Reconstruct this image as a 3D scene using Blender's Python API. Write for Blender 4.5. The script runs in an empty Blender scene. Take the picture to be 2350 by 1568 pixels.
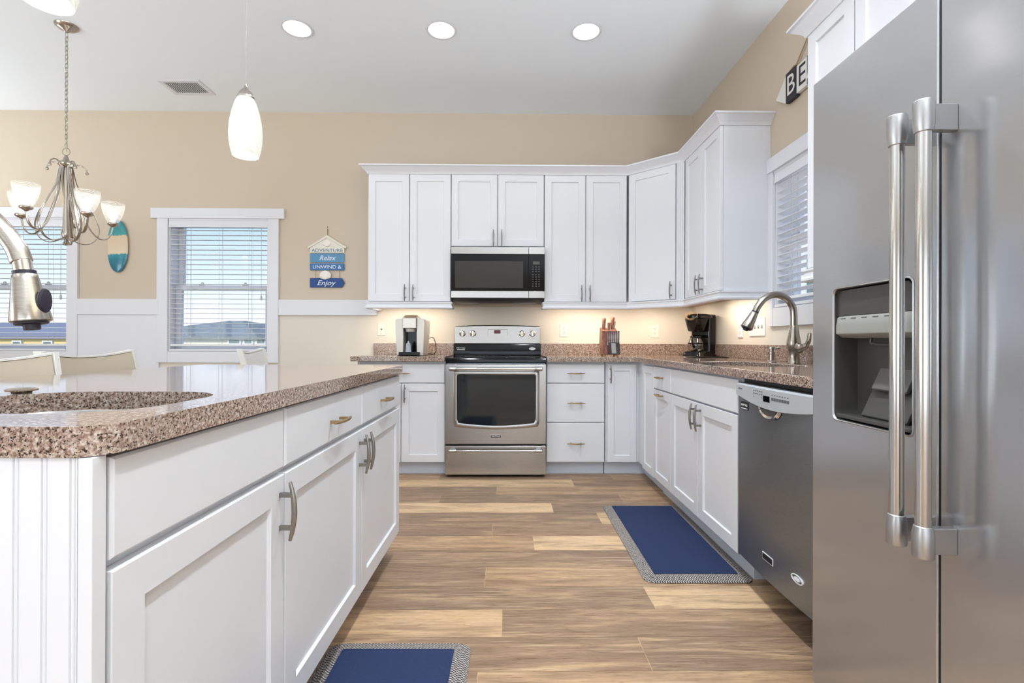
import bpy, bmesh, math, random
from mathutils import Vector, Matrix, Euler
PI = math.pi
R = math.radians
scene = bpy.context.scene
COL = scene.collection

# ------------------------------------------------------------ camera
CAMH = 1.015
cd = bpy.data.cameras.new('camera')
cam = bpy.data.objects.new('camera', cd)
COL.objects.link(cam)
cd.sensor_width = 36.0
cd.lens = 1135.0 / 2350.0 * 36.0
cd.clip_start = 0.02
cd.clip_end = 300
cam.matrix_world = (Matrix.Translation((0, 0, CAMH)) @ Matrix.Rotation(-0.0113, 4, 'Z')
                    @ Matrix.Rotation(PI / 2 + 0.0018, 4, 'X') @ Matrix.Rotation(0.003, 4, 'Z'))
scene.camera = cam

# ------------------------------------------------------------ render look
vs = scene.view_settings
vs.view_transform = 'Standard'
vs.look = 'None'
vs.gamma = 1.0
vs.use_curve_mapping = False
vs.exposure = 0.33
cy = scene.cycles
cy.use_denoising = True
cy.max_bounces = 10
cy.diffuse_bounces = 5
cy.glossy_bounces = 5
cy.transmission_bounces = 8
cy.transparent_max_bounces = 16
cy.sample_clamp_indirect = 6.0
cy.caustics_reflective = False
cy.caustics_refractive = False

# ------------------------------------------------------------ sky
wd = bpy.data.worlds.new('sky')
scene.world = wd
wd.use_nodes = True
nt = wd.node_tree
for n in list(nt.nodes):
    nt.nodes.remove(n)
wo = nt.nodes.new('ShaderNodeOutputWorld')
wb = nt.nodes.new('ShaderNodeBackground')
tc = nt.nodes.new('ShaderNodeTexCoord')
sp = nt.nodes.new('ShaderNodeSeparateXYZ')
rp = nt.nodes.new('ShaderNodeValToRGB')
nt.links.new(tc.outputs['Generated'], sp.inputs[0])
nt.links.new(sp.outputs['Z'], rp.inputs[0])
cr = rp.color_ramp
cr.elements[0].position = 0.0
cr.elements[0].color = (0.83, 0.87, 0.93, 1)
cr.elements[1].position = 0.24
cr.elements[1].color = (0.36, 0.59, 0.93, 1)
e = cr.elements.new(0.10)
e.color = (0.66, 0.78, 0.95, 1)
e = cr.elements.new(0.8)
e.color = (0.22, 0.42, 0.85, 1)
nt.links.new(rp.outputs[0], wb.inputs[0])
wb.inputs[1].default_value = 1.05
nt.links.new(wb.outputs[0], wo.inputs[0])


def area(name, loc, rot, sx, sy, power, color=(1, 1, 1), shape='RECTANGLE', spread=None):
    l = bpy.data.lights.new(name, 'AREA')
    l.shape = shape
    l.size = sx
    if shape in ('RECTANGLE', 'ELLIPSE'):
        l.size_y = sy
    l.energy = power
    l.color = color
    if spread:
        l.spread = spread
    o = bpy.data.objects.new(name, l)
    COL.objects.link(o)
    o.location = loc
    o.rotation_euler = rot
    return o


def point(name, loc, power, color, r=0.03):
    l = bpy.data.lights.new(name, 'POINT')
    l.energy = power
    l.color = color
    l.shadow_soft_size = r
    o = bpy.data.objects.new(name, l)
    COL.objects.link(o)
    o.location = loc
    return o


sl = bpy.data.lights.new('sun', 'SUN')
sl.energy = 3.0
sl.color = (1.0, 0.95, 0.86)
sl.angle = R(1.0)
so = bpy.data.objects.new('sun', sl)
COL.objects.link(so)
so.rotation_euler = (R(52), 0, R(-38))   # high, from behind the camera: lights the houses outside

XRW = 1.665
# fill lamps added outside the unseen openings, tilted up to brighten the room
FILL_TINT = (0.78, 0.90, 1.0)
area('added_fill_lamp', (-1.7, -7.25, 1.20), (R(115), 0, 0), 5.8, 2.3, 85, FILL_TINT)
area('added_fill_lamp', (-5.80, -0.6, 1.25), (R(135), 0, R(-90)), 3.6, 2.0, 120, FILL_TINT)
area('added_fill_lamp', (XRW + .22, -3.7, 1.45), (R(125), 0, R(90)), 3.0, 1.8, 110, FILL_TINT)

# ceiling cans and under-cabinet strips: (x, y) of each can
CANS_SEEN = [(-1.365, 3.222), (-0.43, 3.224), (0.515, 3.223)]
CANS_ADDED = [(0.25, 2.05), (0.25, 0.75), (0.25, -0.9), (-1.9, -1.2), (-3.6, 0.9), (-3.6, -1.6), (-1.4, -4.2), (-3.4, -4.2), (0.5, -4.2)]  # unseen cans added to brighten floor, doors and ceiling
WARM = (1.0, 0.86, 0.70)
CANW = (0.86, 0.94, 1.0)
CAN_POWER = 12
CH_POWER = 0.45
for i_, (cx_, cy_) in enumerate(CANS_SEEN + CANS_ADDED):
    area('can_lamp', (cx_, cy_, 3.036), (0, 0, 0), 0.12, 0.12, 2.0 if i_ < 3 else CAN_POWER, CANW, 'DISK', R(125))

ADDED_UPLIGHTS = [(-4.9, 3.5, 13.0), (1.32, 0.15, 95.0), (-2.6, 0.2, 14.0)]
for (tx_, ty_, tp_) in ADDED_UPLIGHTS:      # added uplights, out of view, that brighten the ceiling
    area('added_uplight_lamp', (tx_, ty_, 1.79), (R(180), 0, 0), 0.26, 0.26, tp_, (0.86, 0.94, 1.0), 'DISK')

# ============================================================ helpers


def lin(c):
    return tuple(((v / 255.0) / 12.92 if v <= 10.3 else (((v / 255.0) + 0.055) / 1.055) ** 2.4) for v in c)


def mat(name, rgb=(200, 200, 200), rough=0.5, metal=0.0, spec=0.5, coat=0.0, emis=None, estr=0.0, trans=0.0, ior=1.45, alpha=1.0):
    m = bpy.data.materials.new(name)
    m.use_nodes = True
    b = m.node_tree.nodes['Principled BSDF']
    c = lin(rgb)
    b.inputs['Base Color'].default_value = (*c, 1)
    b.inputs['Roughness'].default_value = rough
    b.inputs['Metallic'].default_value = metal
    b.inputs['Specular IOR Level'].default_value = spec
    b.inputs['Coat Weight'].default_value = coat
    b.inputs['Coat Roughness'].default_value = 0.05
    b.inputs['Transmission Weight'].default_value = trans
    b.inputs['IOR'].default_value = ior
    b.inputs['Alpha'].default_value = alpha
    if emis:
        b.inputs['Emission Color'].default_value = (*lin(emis), 1)
        b.inputs['Emission Strength'].default_value = estr
    return m


def nn(m, kind, **kw):
    n = m.node_tree.nodes.new(kind)
    for k, v in kw.items():
        setattr(n, k, v)
    return n


def lk(m, a, b):
    m.node_tree.links.new(a, b)


def bsdf(m):
    return m.node_tree.nodes['Principled BSDF']


def mapping(m, scale=(1, 1, 1), coord='Object', rot=(0, 0, 0)):
    t = nn(m, 'ShaderNodeTexCoord')
    mp = nn(m, 'ShaderNodeMapping')
    mp.inputs['Scale'].default_value = scale
    mp.inputs['Rotation'].default_value = rot
    lk(m, t.outputs[coord], mp.inputs[0])
    return mp.outputs[0]


def noise(m, vec, scale, detail=3, rough=0.5, dist=0.0):
    n = nn(m, 'ShaderNodeTexNoise')
    n.inputs['Scale'].default_value = scale
    n.inputs['Detail'].default_value = detail
    n.inputs['Roughness'].default_value = rough
    n.inputs['Distortion'].default_value = dist
    lk(m, vec, n.inputs['Vector'])
    return n.outputs['Fac']


def ramp(m, fac, stops, interp='LINEAR'):
    n = nn(m, 'ShaderNodeValToRGB')
    cr = n.color_ramp
    cr.interpolation = interp
    while len(cr.elements) < len(stops):
        cr.elements.new(0.5)
    for el, (p, c) in zip(cr.elements, stops):
        el.position = p
        el.color = (*lin(c), 1) if max(c) > 1.001 else (*c, 1)
    lk(m, fac, n.inputs[0])
    return n.outputs[0]


def mix(m, fac, a, b, mode='MIX'):
    n = nn(m, 'ShaderNodeMix', data_type='RGBA', blend_type=mode)
    for s, v in ((n.inputs[0], fac), (n.inputs[6], a), (n.inputs[7], b)):
        if hasattr(v, 'links'):
            lk(m, v, s)
        elif isinstance(v, (int, float)):
            s.default_value = v
        else:
            s.default_value = (*lin(v), 1)
    return n.outputs[2]


def bump(m, fac, strength=0.2, dist=0.001):
    n = nn(m, 'ShaderNodeBump')
    n.inputs['Strength'].default_value = strength
    n.inputs['Distance'].default_value = dist
    lk(m, fac, n.inputs['Height'])
    lk(m, n.outputs[0], bsdf(m).inputs['Normal'])


# ---- materials
M = {}
M['white'] = mat('white_cabinet_paint', (224, 225, 229), 0.38)
M['trim'] = mat('white_trim_paint', (224, 225, 230), 0.45)
M['ceil'] = mat('ceiling_paint', (240, 246, 252), 0.9, spec=0.2)
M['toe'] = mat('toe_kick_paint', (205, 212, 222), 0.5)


def wall_paint():
    m = mat('wall_paint', (216, 199, 174), 0.85, spec=0.25)
    t = nn(m, 'ShaderNodeNewGeometry')
    s = nn(m, 'ShaderNodeSeparateXYZ')
    lk(m, t.outputs['Position'], s.inputs[0])
    g = nn(m, 'ShaderNodeMath', operation='GREATER_THAN')
    g.inputs[1].default_value = 1.33
    lk(m, s.outputs['Z'], g.inputs[0])
    c = mix(m, g.outputs[0], (222, 215, 202), (205, 191, 172))
    lk(m, c, bsdf(m).inputs['Base Color'])
    v = mapping(m, (1, 1, 1), 'Object')
    bump(m, noise(m, v, 260, 2), 0.12, 0.001)
    return m


M['wall'] = wall_paint()


def granite(name, warm=0.0):
    m = mat(name, (180, 150, 130), 0.07, spec=0.55)
    v = mapping(m)
    n1 = noise(m, v, 150, 4, 0.65)
    c1 = ramp(m, n1, [(0.36, (96, 76, 66)), (0.46, (146, 122, 108)), (0.55, (172, 152, 140)), (0.66, (204, 194, 184))])
    vo = nn(m, 'ShaderNodeTexVoronoi')
    vo.inputs['Scale'].default_value = 230
    dn = nn(m, 'ShaderNodeTexNoise')
    dn.inputs['Scale'].default_value = 260
    lk(m, v, dn.inputs['Vector'])
    dm = nn(m, 'ShaderNodeVectorMath', operation='MULTIPLY_ADD')
    dm.inputs[1].default_value = (.007, .007, .007)
    lk(m, dn.outputs['Color'], dm.inputs[0])
    lk(m, v, dm.inputs[2])
    lk(m, dm.outputs[0], vo.inputs['Vector'])
    f = ramp(m, vo.outputs['Distance'], [(0.32, (1.0, 1.0, 1.0)), (0.44, (0.0, 0.0, 0.0))])
    n2 = noise(m, v, 110, 2)
    f2 = ramp(m, n2, [(0.42, (0.0, 0.0, 0.0)), (0.50, (1.0, 1.0, 1.0))])
    sp_ = mix(m, 1.0, f, f2, 'MULTIPLY')
    c2 = mix(m, sp_, c1, (52, 40, 34))
    n3 = noise(m, v, 260, 1)
    f3 = ramp(m, n3, [(0.62, (0.0, 0.0, 0.0)), (0.70, (0.7, 0.7, 0.7))])
    c3 = mix(m, f3, c2, (214, 196, 176))
    lk(m, c3, bsdf(m).inputs['Base Color'])
    return m


M['granite'] = granite('granite')


def steel(name, rgb, rough, stretch=(3, 3, 180), wave=0.0, fine=0.04, axis_scale=1.0, tone=.06):
    m = mat(name, rgb, rough, metal=1.0)
    v = mapping(m, stretch)
    n1 = noise(m, v, 9.0 * axis_scale, 3, 0.6)
    c = ramp(m, n1, [(0.3, tuple(x * (1 - tone) for x in rgb)), (0.7, tuple(min(255, x * (1 + tone)) for x in rgb))])
    lk(m, c, bsdf(m).inputs['Base Color'])
    if wave:
        v2 = mapping(m, (0.7, 1.6, 1.3))
        n2 = noise(m, v2, 2.1, 1, 0.4, 0.4)
        b1 = nn(m, 'ShaderNodeBump')
        b1.inputs['Strength'].default_value = 1.0
        b1.inputs['Distance'].default_value = wave
        lk(m, n2, b1.inputs['Height'])
        b2 = nn(m, 'ShaderNodeBump')
        b2.inputs['Strength'].default_value = fine
        b2.inputs['Distance'].default_value = 0.0006
        lk(m, n1, b2.inputs['Height'])
        lk(m, b1.outputs[0], b2.inputs['Normal'])
        lk(m, b2.outputs[0], bsdf(m).inputs['Normal'])
    else:
        bump(m, n1, fine, 0.0006)
    return m




def two_lobe(m, rough2, fac):
    """brushed sheet: a tight reflection over a broad sheen"""
    t = m.node_tree
    b = bsdf(m)
    out = t.nodes['Material Output']
    g = t.nodes.new('ShaderNodeBsdfAnisotropic')
    g.inputs['Roughness'].default_value = rough2
    lk(m, b.inputs['Base Color'].links[0].from_socket, g.inputs['Color'])
    lk(m, b.inputs['Normal'].links[0].from_socket, g.inputs['Normal'])
    mx = t.nodes.new('ShaderNodeMixShader')
    mx.inputs[0].default_value = fac
    lk(m, b.outputs[0], mx.inputs[1])
    lk(m, g.outputs[0], mx.inputs[2])
    lk(m, mx.outputs[0], out.inputs[0])
    return m


M['fridge'] = two_lobe(steel('brushed_fridge_steel', (186, 187, 190), 0.13, (2, 2, 320), wave=0.012, tone=.02), 0.62, 0.42)
M['steel'] = steel('brushed_steel', (176, 173, 170), 0.26)
M['dark_steel'] = two_lobe(steel('dark_brushed_steel', (140, 143, 148), 0.24, wave=0.008), 0.6, 0.5)
M['nickel'] = steel('brushed_nickel', (176, 168, 158), 0.24, (8, 8, 90))
M['satin'] = mat('satin_cast_metal', (182, 182, 182), 0.36, metal=1.0)
M['bar'] = mat('polished_steel_tube', (200, 198, 195), 0.16, metal=1.0)
M['handle'] = mat('dark_nickel_pull', (148, 144, 138), 0.32, metal=1.0)
M['chrome'] = mat('chrome', (214, 210, 205), 0.10, metal=1.0)
M['bronze'] = mat('brass_toned_pull', (176, 150, 110), 0.3, metal=1.0)
M['silver_plastic'] = mat('silver_plastic', (188, 193, 197), 0.35, metal=0.25)
M['black'] = mat('black_gloss', (8, 8, 9), 0.10, spec=0.3)
M['black_matte'] = mat('black_plastic', (20, 20, 21), 0.42)
M['dgrey'] = mat('dark_grey_plastic', (70, 68, 65), 0.38)
M['dgrey3'] = mat('recess_grey_plastic', (66, 64, 61), 0.35)
M['dgrey2'] = mat('mid_grey_plastic', (98, 96, 92), 0.35)
M['mgrey'] = mat('warm_grey_plastic', (146, 146, 140), 0.4)
M['mw_window'] = mat('microwave_window', (60, 56, 52), 0.12, spec=0.3)
M['oven_glass'] = mat('oven_glass', (22, 28, 30), 0.05, spec=0.55)
M['cream_plastic'] = mat('cream_wall_plate', (230, 226, 214), 0.4)
M['white_plastic'] = mat('white_plastic', (236, 236, 236), 0.35)
M['dark_hole'] = mat('dark_slot', (46, 42, 38), 0.7)
M['navy'] = mat('navy_weave', (40, 52, 92), 0.9, spec=0.1)
M['print'] = mat('grey_print', (92, 94, 96), 0.5)
M['white_print'] = mat('white_print', (232, 234, 236), 0.5)
M['lcd'] = mat('red_display', (70, 22, 14), 0.3, emis=(160, 40, 16), estr=0.08)
M['lamp'] = mat('lit_diffuser', (255, 250, 242), 0.5, emis=(255, 249, 240), estr=5.0)
M['bulb'] = mat('lit_bulb', (255, 255, 250), 0.5, emis=(255, 252, 246), estr=2.5)
M['tan_vinyl'] = mat('tan_upholstery', (182, 170, 150), 0.55)
M['grey_vinyl'] = mat('light_grey_upholstery', (212, 210, 208), 0.55)
M['stool_white'] = mat('white_painted_wood', (226, 224, 218), 0.4)
M['rubber'] = mat('dark_rubber', (34, 30, 44), 0.45)
M['cord'] = mat('dark_cord', (40, 34, 30), 0.6)
M['clear_cord'] = mat('pendant_cord', (170, 168, 162), 0.4)
M['string'] = mat('blind_cord', (200, 198, 196), 0.8)
M['rope'] = mat('jute_rope', (160, 134, 92), 0.9)


def floor_mat():
    m = mat('oak_planks', (170, 130, 95), 0.42, spec=0.35)
    at = nn(m, 'ShaderNodeAttribute', attribute_name='plank')
    sep = nn(m, 'ShaderNodeSeparateColor')
    lk(m, at.outputs['Color'], sep.inputs[0])
    tcn = nn(m, 'ShaderNodeTexCoord')
    cmb = nn(m, 'ShaderNodeCombineXYZ')
    mul = nn(m, 'ShaderNodeMath', operation='MULTIPLY')
    mul.inputs[1].default_value = 37.0
    lk(m, sep.outputs[1], mul.inputs[0])
    lk(m, mul.outputs[0], cmb.inputs[0])
    lk(m, mul.outputs[0], cmb.inputs[2])
    add = nn(m, 'ShaderNodeVectorMath', operation='ADD')
    lk(m, tcn.outputs['Object'], add.inputs[0])
    lk(m, cmb.outputs[0], add.inputs[1])

    def mp(s):
        q = nn(m, 'ShaderNodeMapping')
        q.inputs['Scale'].default_value = s
        lk(m, add.outputs[0], q.inputs[0])
        return q.outputs[0]
    tone = ramp(m, sep.outputs[0], [(0.0, (156, 129, 106)), (0.45, (196, 161, 126)), (1.0, (238, 204, 162))])
    g1 = noise(m, mp((2.6, 30, 1)), 4.0, 6, 0.66, 0.6)
    broad = noise(m, mp((0.9, 6.5, 1)), 2.6, 3, 0.55, 0.9)
    c = mix(m, ramp(m, broad, [(0.44, (0.0, 0.0, 0.0)), (0.64, (1.0, 1.0, 1.0))]), tone,
            mix(m, 0.5, tone, (124, 98, 80)))
    c = mix(m, ramp(m, broad, [(0.28, (0.55, 0.55, 0.55)), (0.46, (0.0, 0.0, 0.0))]), c, (222, 186, 142))
    c = mix(m, ramp(m, noise(m, mp((1.1, 34, 1)), 3.2, 3, 0.5, 0.3), [(0.58, (0.0, 0.0, 0.0)), (0.70, (0.45, 0.45, 0.45))]), c, (226, 196, 158))
    streak = ramp(m, g1, [(0.30, (0.38, 0.30, 0.24)), (0.46, (0.84, 0.82, 0.80)), (0.62, (1.0, 1.0, 1.0)), (0.78, (1.12, 1.12, 1.10))])
    c = mix(m, 0.75, c, streak, 'MULTIPLY')
    fine = noise(m, mp((6, 130, 1)), 5.0, 3, 0.6)
    c = mix(m, 0.55, c, ramp(m, fine, [(0.35, (0.72, 0.70, 0.68)), (0.62, (1.0, 1.0, 1.0))]), 'MULTIPLY')
    # pale cerused rings
    wv = nn(m, 'ShaderNodeTexWave', wave_type='RINGS')
    wv.inputs['Scale'].default_value = 2.6
    wv.inputs['Distortion'].default_value = 5.0
    wv.inputs['Detail'].default_value = 2.0
    lk(m, mp((0.6, 5.0, 1)), wv.inputs['Vector'])
    ringf = ramp(m, wv.outputs['Fac'], [(0.90, (0.0, 0.0, 0.0)), (0.98, (1.0, 1.0, 1.0))])
    msk = ramp(m, noise(m, mp((1.4, 5, 1)), 1.7, 2), [(0.56, (0.0, 0.0, 0.0)), (0.66, (0.55, 0.55, 0.55))])
    c = mix(m, mix(m, 1.0, ringf, msk, 'MULTIPLY'), c, (206, 182, 156))
    lk(m, c, bsdf(m).inputs['Base Color'])
    bump(m, g1, 0.25, 0.0012)
    return m


M['floor'] = floor_mat()


def weave_mat(name, a, b, sc):
    m = mat(name, a, 0.85, spec=0.1)
    v = mapping(m)
    ck = nn(m, 'ShaderNodeTexChecker')
    ck.inputs['Scale'].default_value = sc
    lk(m, v, ck.inputs['Vector'])
    n = noise(m, v, sc * 0.7, 2)
    c = mix(m, ck.outputs['Fac'], a, b)
    c = mix(m, ramp(m, n, [(0.4, (0.0, 0.0, 0.0)), (0.6, (0.5, 0.5, 0.5))]), c, b)
    lk(m, c, bsdf(m).inputs['Base Color'])
    bump(m, ck.outputs['Fac'], 0.5, 0.001)
    return m


M['mat_edge'] = weave_mat('woven_border', (196, 188, 178), (66, 62, 66), 190)
M['mat_navy'] = weave_mat('navy_vinyl_weave', (52, 64, 98), (44, 52, 80), 420)


def glass_thin(name, tint=(1, 1, 1), gloss=0.06):
    m = bpy.data.materials.new(name)
    m.use_nodes = True
    t = m.node_tree
    for n in list(t.nodes):
        t.nodes.remove(n)
    o = t.nodes.new('ShaderNodeOutputMaterial')
    tr = t.nodes.new('ShaderNodeBsdfTransparent')
    tr.inputs[0].default_value = (*tint, 1)
    gl = t.nodes.new('ShaderNodeBsdfGlossy')
    gl.inputs['Roughness'].default_value = 0.02
    mx = t.nodes.new('ShaderNodeMixShader')
    mx.inputs[0].default_value = gloss
    t.links.new(tr.outputs[0], mx.inputs[1])
    t.links.new(gl.outputs[0], mx.inputs[2])
    t.links.new(mx.outputs[0], o.inputs[0])
    return m


M['pane'] = glass_thin('window_pane', (1, 1, 1), 0.012)


def shade_mat(name, opacity, emit, swirl=70, tint=(1, 1, 1)):
    """frosted, swirled lamp glass: part see-through, part translucent, lit from inside"""
    m = bpy.data.materials.new(name)
    m.use_nodes = True
    t = m.node_tree
    for n in list(t.nodes):
        t.nodes.remove(n)
    o = t.nodes.new('ShaderNodeOutputMaterial')
    tr = t.nodes.new('ShaderNodeBsdfTransparent')
    df = t.nodes.new('ShaderNodeBsdfPrincipled')
    df.inputs['Base Color'].default_value = (0.62, 0.62, 0.58, 1)
    df.inputs['Roughness'].default_value = 0.15
    df.inputs['Emission Color'].default_value = (*tint, 1)
    tl = t.nodes.new('ShaderNodeBsdfTranslucent')
    tl.inputs[0].default_value = (0.6, 0.6, 0.58, 1)
    v = mapping(m, (1, 1, 1), 'Object', (0.5, 0.35, 0))
    wv = nn(m, 'ShaderNodeTexWave', bands_direction='Z')
    wv.inputs['Scale'].default_value = swirl
    wv.inputs['Distortion'].default_value = 2.2
    wv.inputs['Detail'].default_value = 2.0
    wv.inputs['Detail Scale'].default_value = 1.5
    lk(m, v, wv.inputs['Vector'])
    f = ramp(m, wv.outputs['Fac'], [(0.3, (0.0, 0.0, 0.0)), (0.8, (1.0, 1.0, 1.0))])
    es = nn(m, 'ShaderNodeMapRange')
    es.inputs['To Min'].default_value = emit * 0.35
    es.inputs['To Max'].default_value = emit
    lk(m, f, es.inputs[0])
    lk(m, es.outputs[0], df.inputs['Emission Strength'])
    op = nn(m, 'ShaderNodeMapRange')
    op.inputs['To Min'].default_value = opacity * (0.3 if opacity < .5 else 0.98)
    op.inputs['To Max'].default_value = min(1, opacity * 1.7)
    lk(m, f, op.inputs[0])
    m1 = t.nodes.new('ShaderNodeMixShader')
    m1.inputs[0].default_value = 0.25 if opacity < .5 else 0.0
    lk(m, df.outputs[0], m1.inputs[1])
    lk(m, tl.outputs[0], m1.inputs[2])
    m2 = t.nodes.new('ShaderNodeMixShader')
    lk(m, op.outputs[0], m2.inputs[0])
    lk(m, tr.outputs[0], m2.inputs[1])
    lk(m, m1.outputs[0], m2.inputs[2])
    lk(m, m2.outputs[0], o.inputs[0])
    return m


M['pendant_glass'] = shade_mat('pendant_swirl_glass', 0.97, 0.26, 34, (1, 0.99, 0.9))
M['chand_glass'] = shade_mat('clear_swirl_glass', 0.34, 0.16, 40)
M['carafe_glass'] = glass_thin('carafe_glass', (0.75, 0.72, 0.66), 0.18)


def slat_mat():
    m = mat('blind_slat', (232, 232, 233), 0.5)
    return m


M['slat'] = slat_mat()

# ---- mesh helpers


def box(bm, x0, x1, y0, y1, z0, z1):
    if x0 > x1: x0, x1 = x1, x0
    if y0 > y1: y0, y1 = y1, y0
    if z0 > z1: z0, z1 = z1, z0
    v = [bm.verts.new(p) for p in ((x0, y0, z0), (x1, y0, z0), (x1, y1, z0), (x0, y1, z0),
                                   (x0, y0, z1), (x1, y0, z1), (x1, y1, z1), (x0, y1, z1))]
    for f in ((0, 3, 2, 1), (4, 5, 6, 7), (0, 1, 5, 4), (1, 2, 6, 5), (2, 3, 7, 6), (3, 0, 4, 7)):
        bm.faces.new([v[i] for i in f])
    return v


def loft(bm, rings, closed=True, cap0=True, cap1=True):
    """rings: lists of equally many points"""
    vs_ = [[bm.verts.new(p) for p in r] for r in rings]
    n = len(vs_[0])
    for a, b in zip(vs_, vs_[1:]):
        for i in range(n if closed else n - 1):
            j = (i + 1) % n
            try:
                bm.faces.new((a[i], a[j], b[j], b[i]))
            except ValueError:
                pass
    if cap0 and closed:
        bm.faces.new(list(reversed(vs_[0])))
    if cap1 and closed:
        bm.faces.new(vs_[-1])
    return vs_


def lathe(bm, prof, c=(0, 0, 0), n=24, cap0=True, cap1=True, mtx=None, sx=1, sy=1):
    rings = []
    for r, z in prof:
        rings.append([Vector((max(r, 1e-5) * math.cos(2 * PI * i / n) * sx, max(r, 1e-5) * math.sin(2 * PI * i / n) * sy, z)) for i in range(n)])
    if mtx is not None:
        rings = [[mtx @ p for p in r] for r in rings]
    rings = [[p + Vector(c) for p in r] for r in rings]
    loft(bm, rings, True, cap0, cap1)


def tube(bm, pts, r, n=10, flat=None, up=None, caps=True):
    """tube along pts; r number or list; flat=(a,b) scale factors of section"""
    pts = [Vector(p) for p in pts]
    rs = r if isinstance(r, (list, tuple)) else [r] * len(pts)
    tans = []
    for i in range(len(pts)):
        a = pts[max(0, i - 1)]
        b = pts[min(len(pts) - 1, i + 1)]
        tans.append((b - a).normalized())
    t0 = tans[0]
    ref = Vector(up) if up else (Vector((0, 0, 1)) if abs(t0.z) < 0.9 else Vector((1, 0, 0)))
    nrm = (ref - t0 * ref.dot(t0)).normalized()
    rings = []
    for i, p in enumerate(pts):
        t = tans[i]
        nrm = (nrm - t * nrm.dot(t)).normalized()
        bn = t.cross(nrm)
        fa, fb = flat if flat else (1, 1)
        rings.append([p + (nrm * math.cos(2 * PI * k / n) * fa + bn * math.sin(2 * PI * k / n) * fb) * rs[i] for k in range(n)])
    loft(bm, rings, True, caps, caps)


def smooth_path(pts, sub=6):
    """Catmull-Rom through pts"""
    P = [Vector(p) for p in pts]
    P = [P[0] * 2 - P[1]] + P + [P[-1] * 2 - P[-2]]
    out = []
    for i in range(1, len(P) - 2):
        for k in range(sub):
            t = k / sub
            a, b, c, d = P[i - 1], P[i], P[i + 1], P[i + 2]
            out.append(0.5 * ((2 * b) + (c - a) * t + (2 * a - 5 * b + 4 * c - d) * t * t + (3 * b - a - 3 * c + d) * t ** 3))
    out.append(P[-2])
    return out


def rrect(x0, x1, y0, y1, r, n=6):
    pts = []
    for cx_, cy_, a0 in ((x1 - r, y1 - r, 0), (x0 + r, y1 - r, 90), (x0 + r, y0 + r, 180), (x1 - r, y0 + r, 270)):
        for k in range(n + 1):
            a = R(a0 + 90 * k / n)
            pts.append((cx_ + r * math.cos(a), cy_ + r * math.sin(a)))
    return pts


def prism(bm, poly, a, b, axis='Z'):
    def P(u, v, w):
        return {'Z': (u, v, w), 'Y': (u, w, v), 'X': (w, u, v)}[axis]
    r0 = [P(u, v, a) for u, v in poly]
    r1 = [P(u, v, b) for u, v in poly]
    loft(bm, [r0, r1])


def slab_with_holes(bm, outer, holes, z0, z1):
    edges = []
    for loop in [outer] + holes:
        vv = [bm.verts.new((x, y, z1)) for x, y in loop]
        for i in range(len(vv)):
            edges.append(bm.edges.new((vv[i], vv[(i + 1) % len(vv)])))
    res = bmesh.ops.triangle_fill(bm, use_beauty=True, use_dissolve=False, edges=edges)
    faces = [g for g in res['geom'] if isinstance(g, bmesh.types.BMFace)]
    ex = bmesh.ops.extrude_face_region(bm, geom=faces)
    nv = [g for g in ex['geom'] if isinstance(g, bmesh.types.BMVert)]
    bmesh.ops.translate(bm, vec=(0, 0, z0 - z1), verts=nv)


def sweep(bm, path, prof):
    """prof: (outward, z) closed section swept along a 2d path with mitred corners; outward = right of travel"""
    P = [Vector((x, y)) for x, y in path]
    rings = []
    for i, p in enumerate(P):
        d0 = (P[i] - P[i - 1]).normalized() if i > 0 else None
        d1 = (P[i + 1] - P[i]).normalized() if i < len(P) - 1 else None
        if d0 is None: d0 = d1
        if d1 is None: d1 = d0
        n0 = Vector((d0.y, -d0.x))
        n1 = Vector((d1.y, -d1.x))
        mm = (n0 + n1)
        mm = mm / max(1e-6, mm.dot(n0))
        rings.append([(p.x + mm.x * o, p.y + mm.y * o, z) for o, z in prof])
    loft(bm, rings)


def finish(bm, name, m, parent=None, bev=0.0, seg=2, smooth=35, loc=None):
    bmesh.ops.remove_doubles(bm, verts=bm.verts, dist=1e-6)
    bmesh.ops.recalc_face_normals(bm, faces=bm.faces)
    me = bpy.data.meshes.new(name)
    bm.to_mesh(me)
    bm.free()
    o = bpy.data.objects.new(name, me)
    COL.objects.link(o)
    ms = m if isinstance(m, (list, tuple)) else [m]
    for x in ms:
        me.materials.append(x)
    me.polygons.foreach_set('use_smooth', [True] * len(me.polygons))
    if smooth:
        me.set_sharp_from_angle(angle=R(smooth))
    if parent is not None:
        o.parent = parent
    if loc is not None:
        o.location = loc
    if bev:
        md = o.modifiers.new('bevel', 'BEVEL')
        md.width = bev
        md.segments = seg
        md.limit_method = 'ANGLE'
        md.angle_limit = R(40)
        md.harden_normals = True
    return o


def nb():
    return bmesh.new()


def bx(name, m, parent, x0, x1, y0, y1, z0, z1, bev=0.0):
    b = nb()
    box(b, x0, x1, y0, y1, z0, z1)
    return finish(b, name, m, parent, bev)


def thing(name, label, cat, loc=(0, 0, 0), rz=0.0, group=None):
    o = bpy.data.objects.new(name, None)
    COL.objects.link(o)
    o.empty_display_size = 0.05
    o.location = loc
    o.rotation_euler = (0, 0, rz)
    return tag(o, label, cat, group)


def tag(o, label, cat, group=None):
    o['label'] = label
    o['category'] = cat
    if group:
        o['group'] = group
    return o


def struct(o):
    o['kind'] = 'structure'
    return o


def copy_tree(src, loc, rz=None, label=None):
    r = src.copy()
    COL.objects.link(r)
    r.location = loc
    if rz is not None:
        r.rotation_euler = (0, 0, rz)
    if label:
        r['label'] = label

    def kids(a, b):
        for ch in list(a.children):
            c = ch.copy()
            COL.objects.link(c)
            c.parent = b
            kids(ch, c)
    kids(src, r)
    return r


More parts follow.
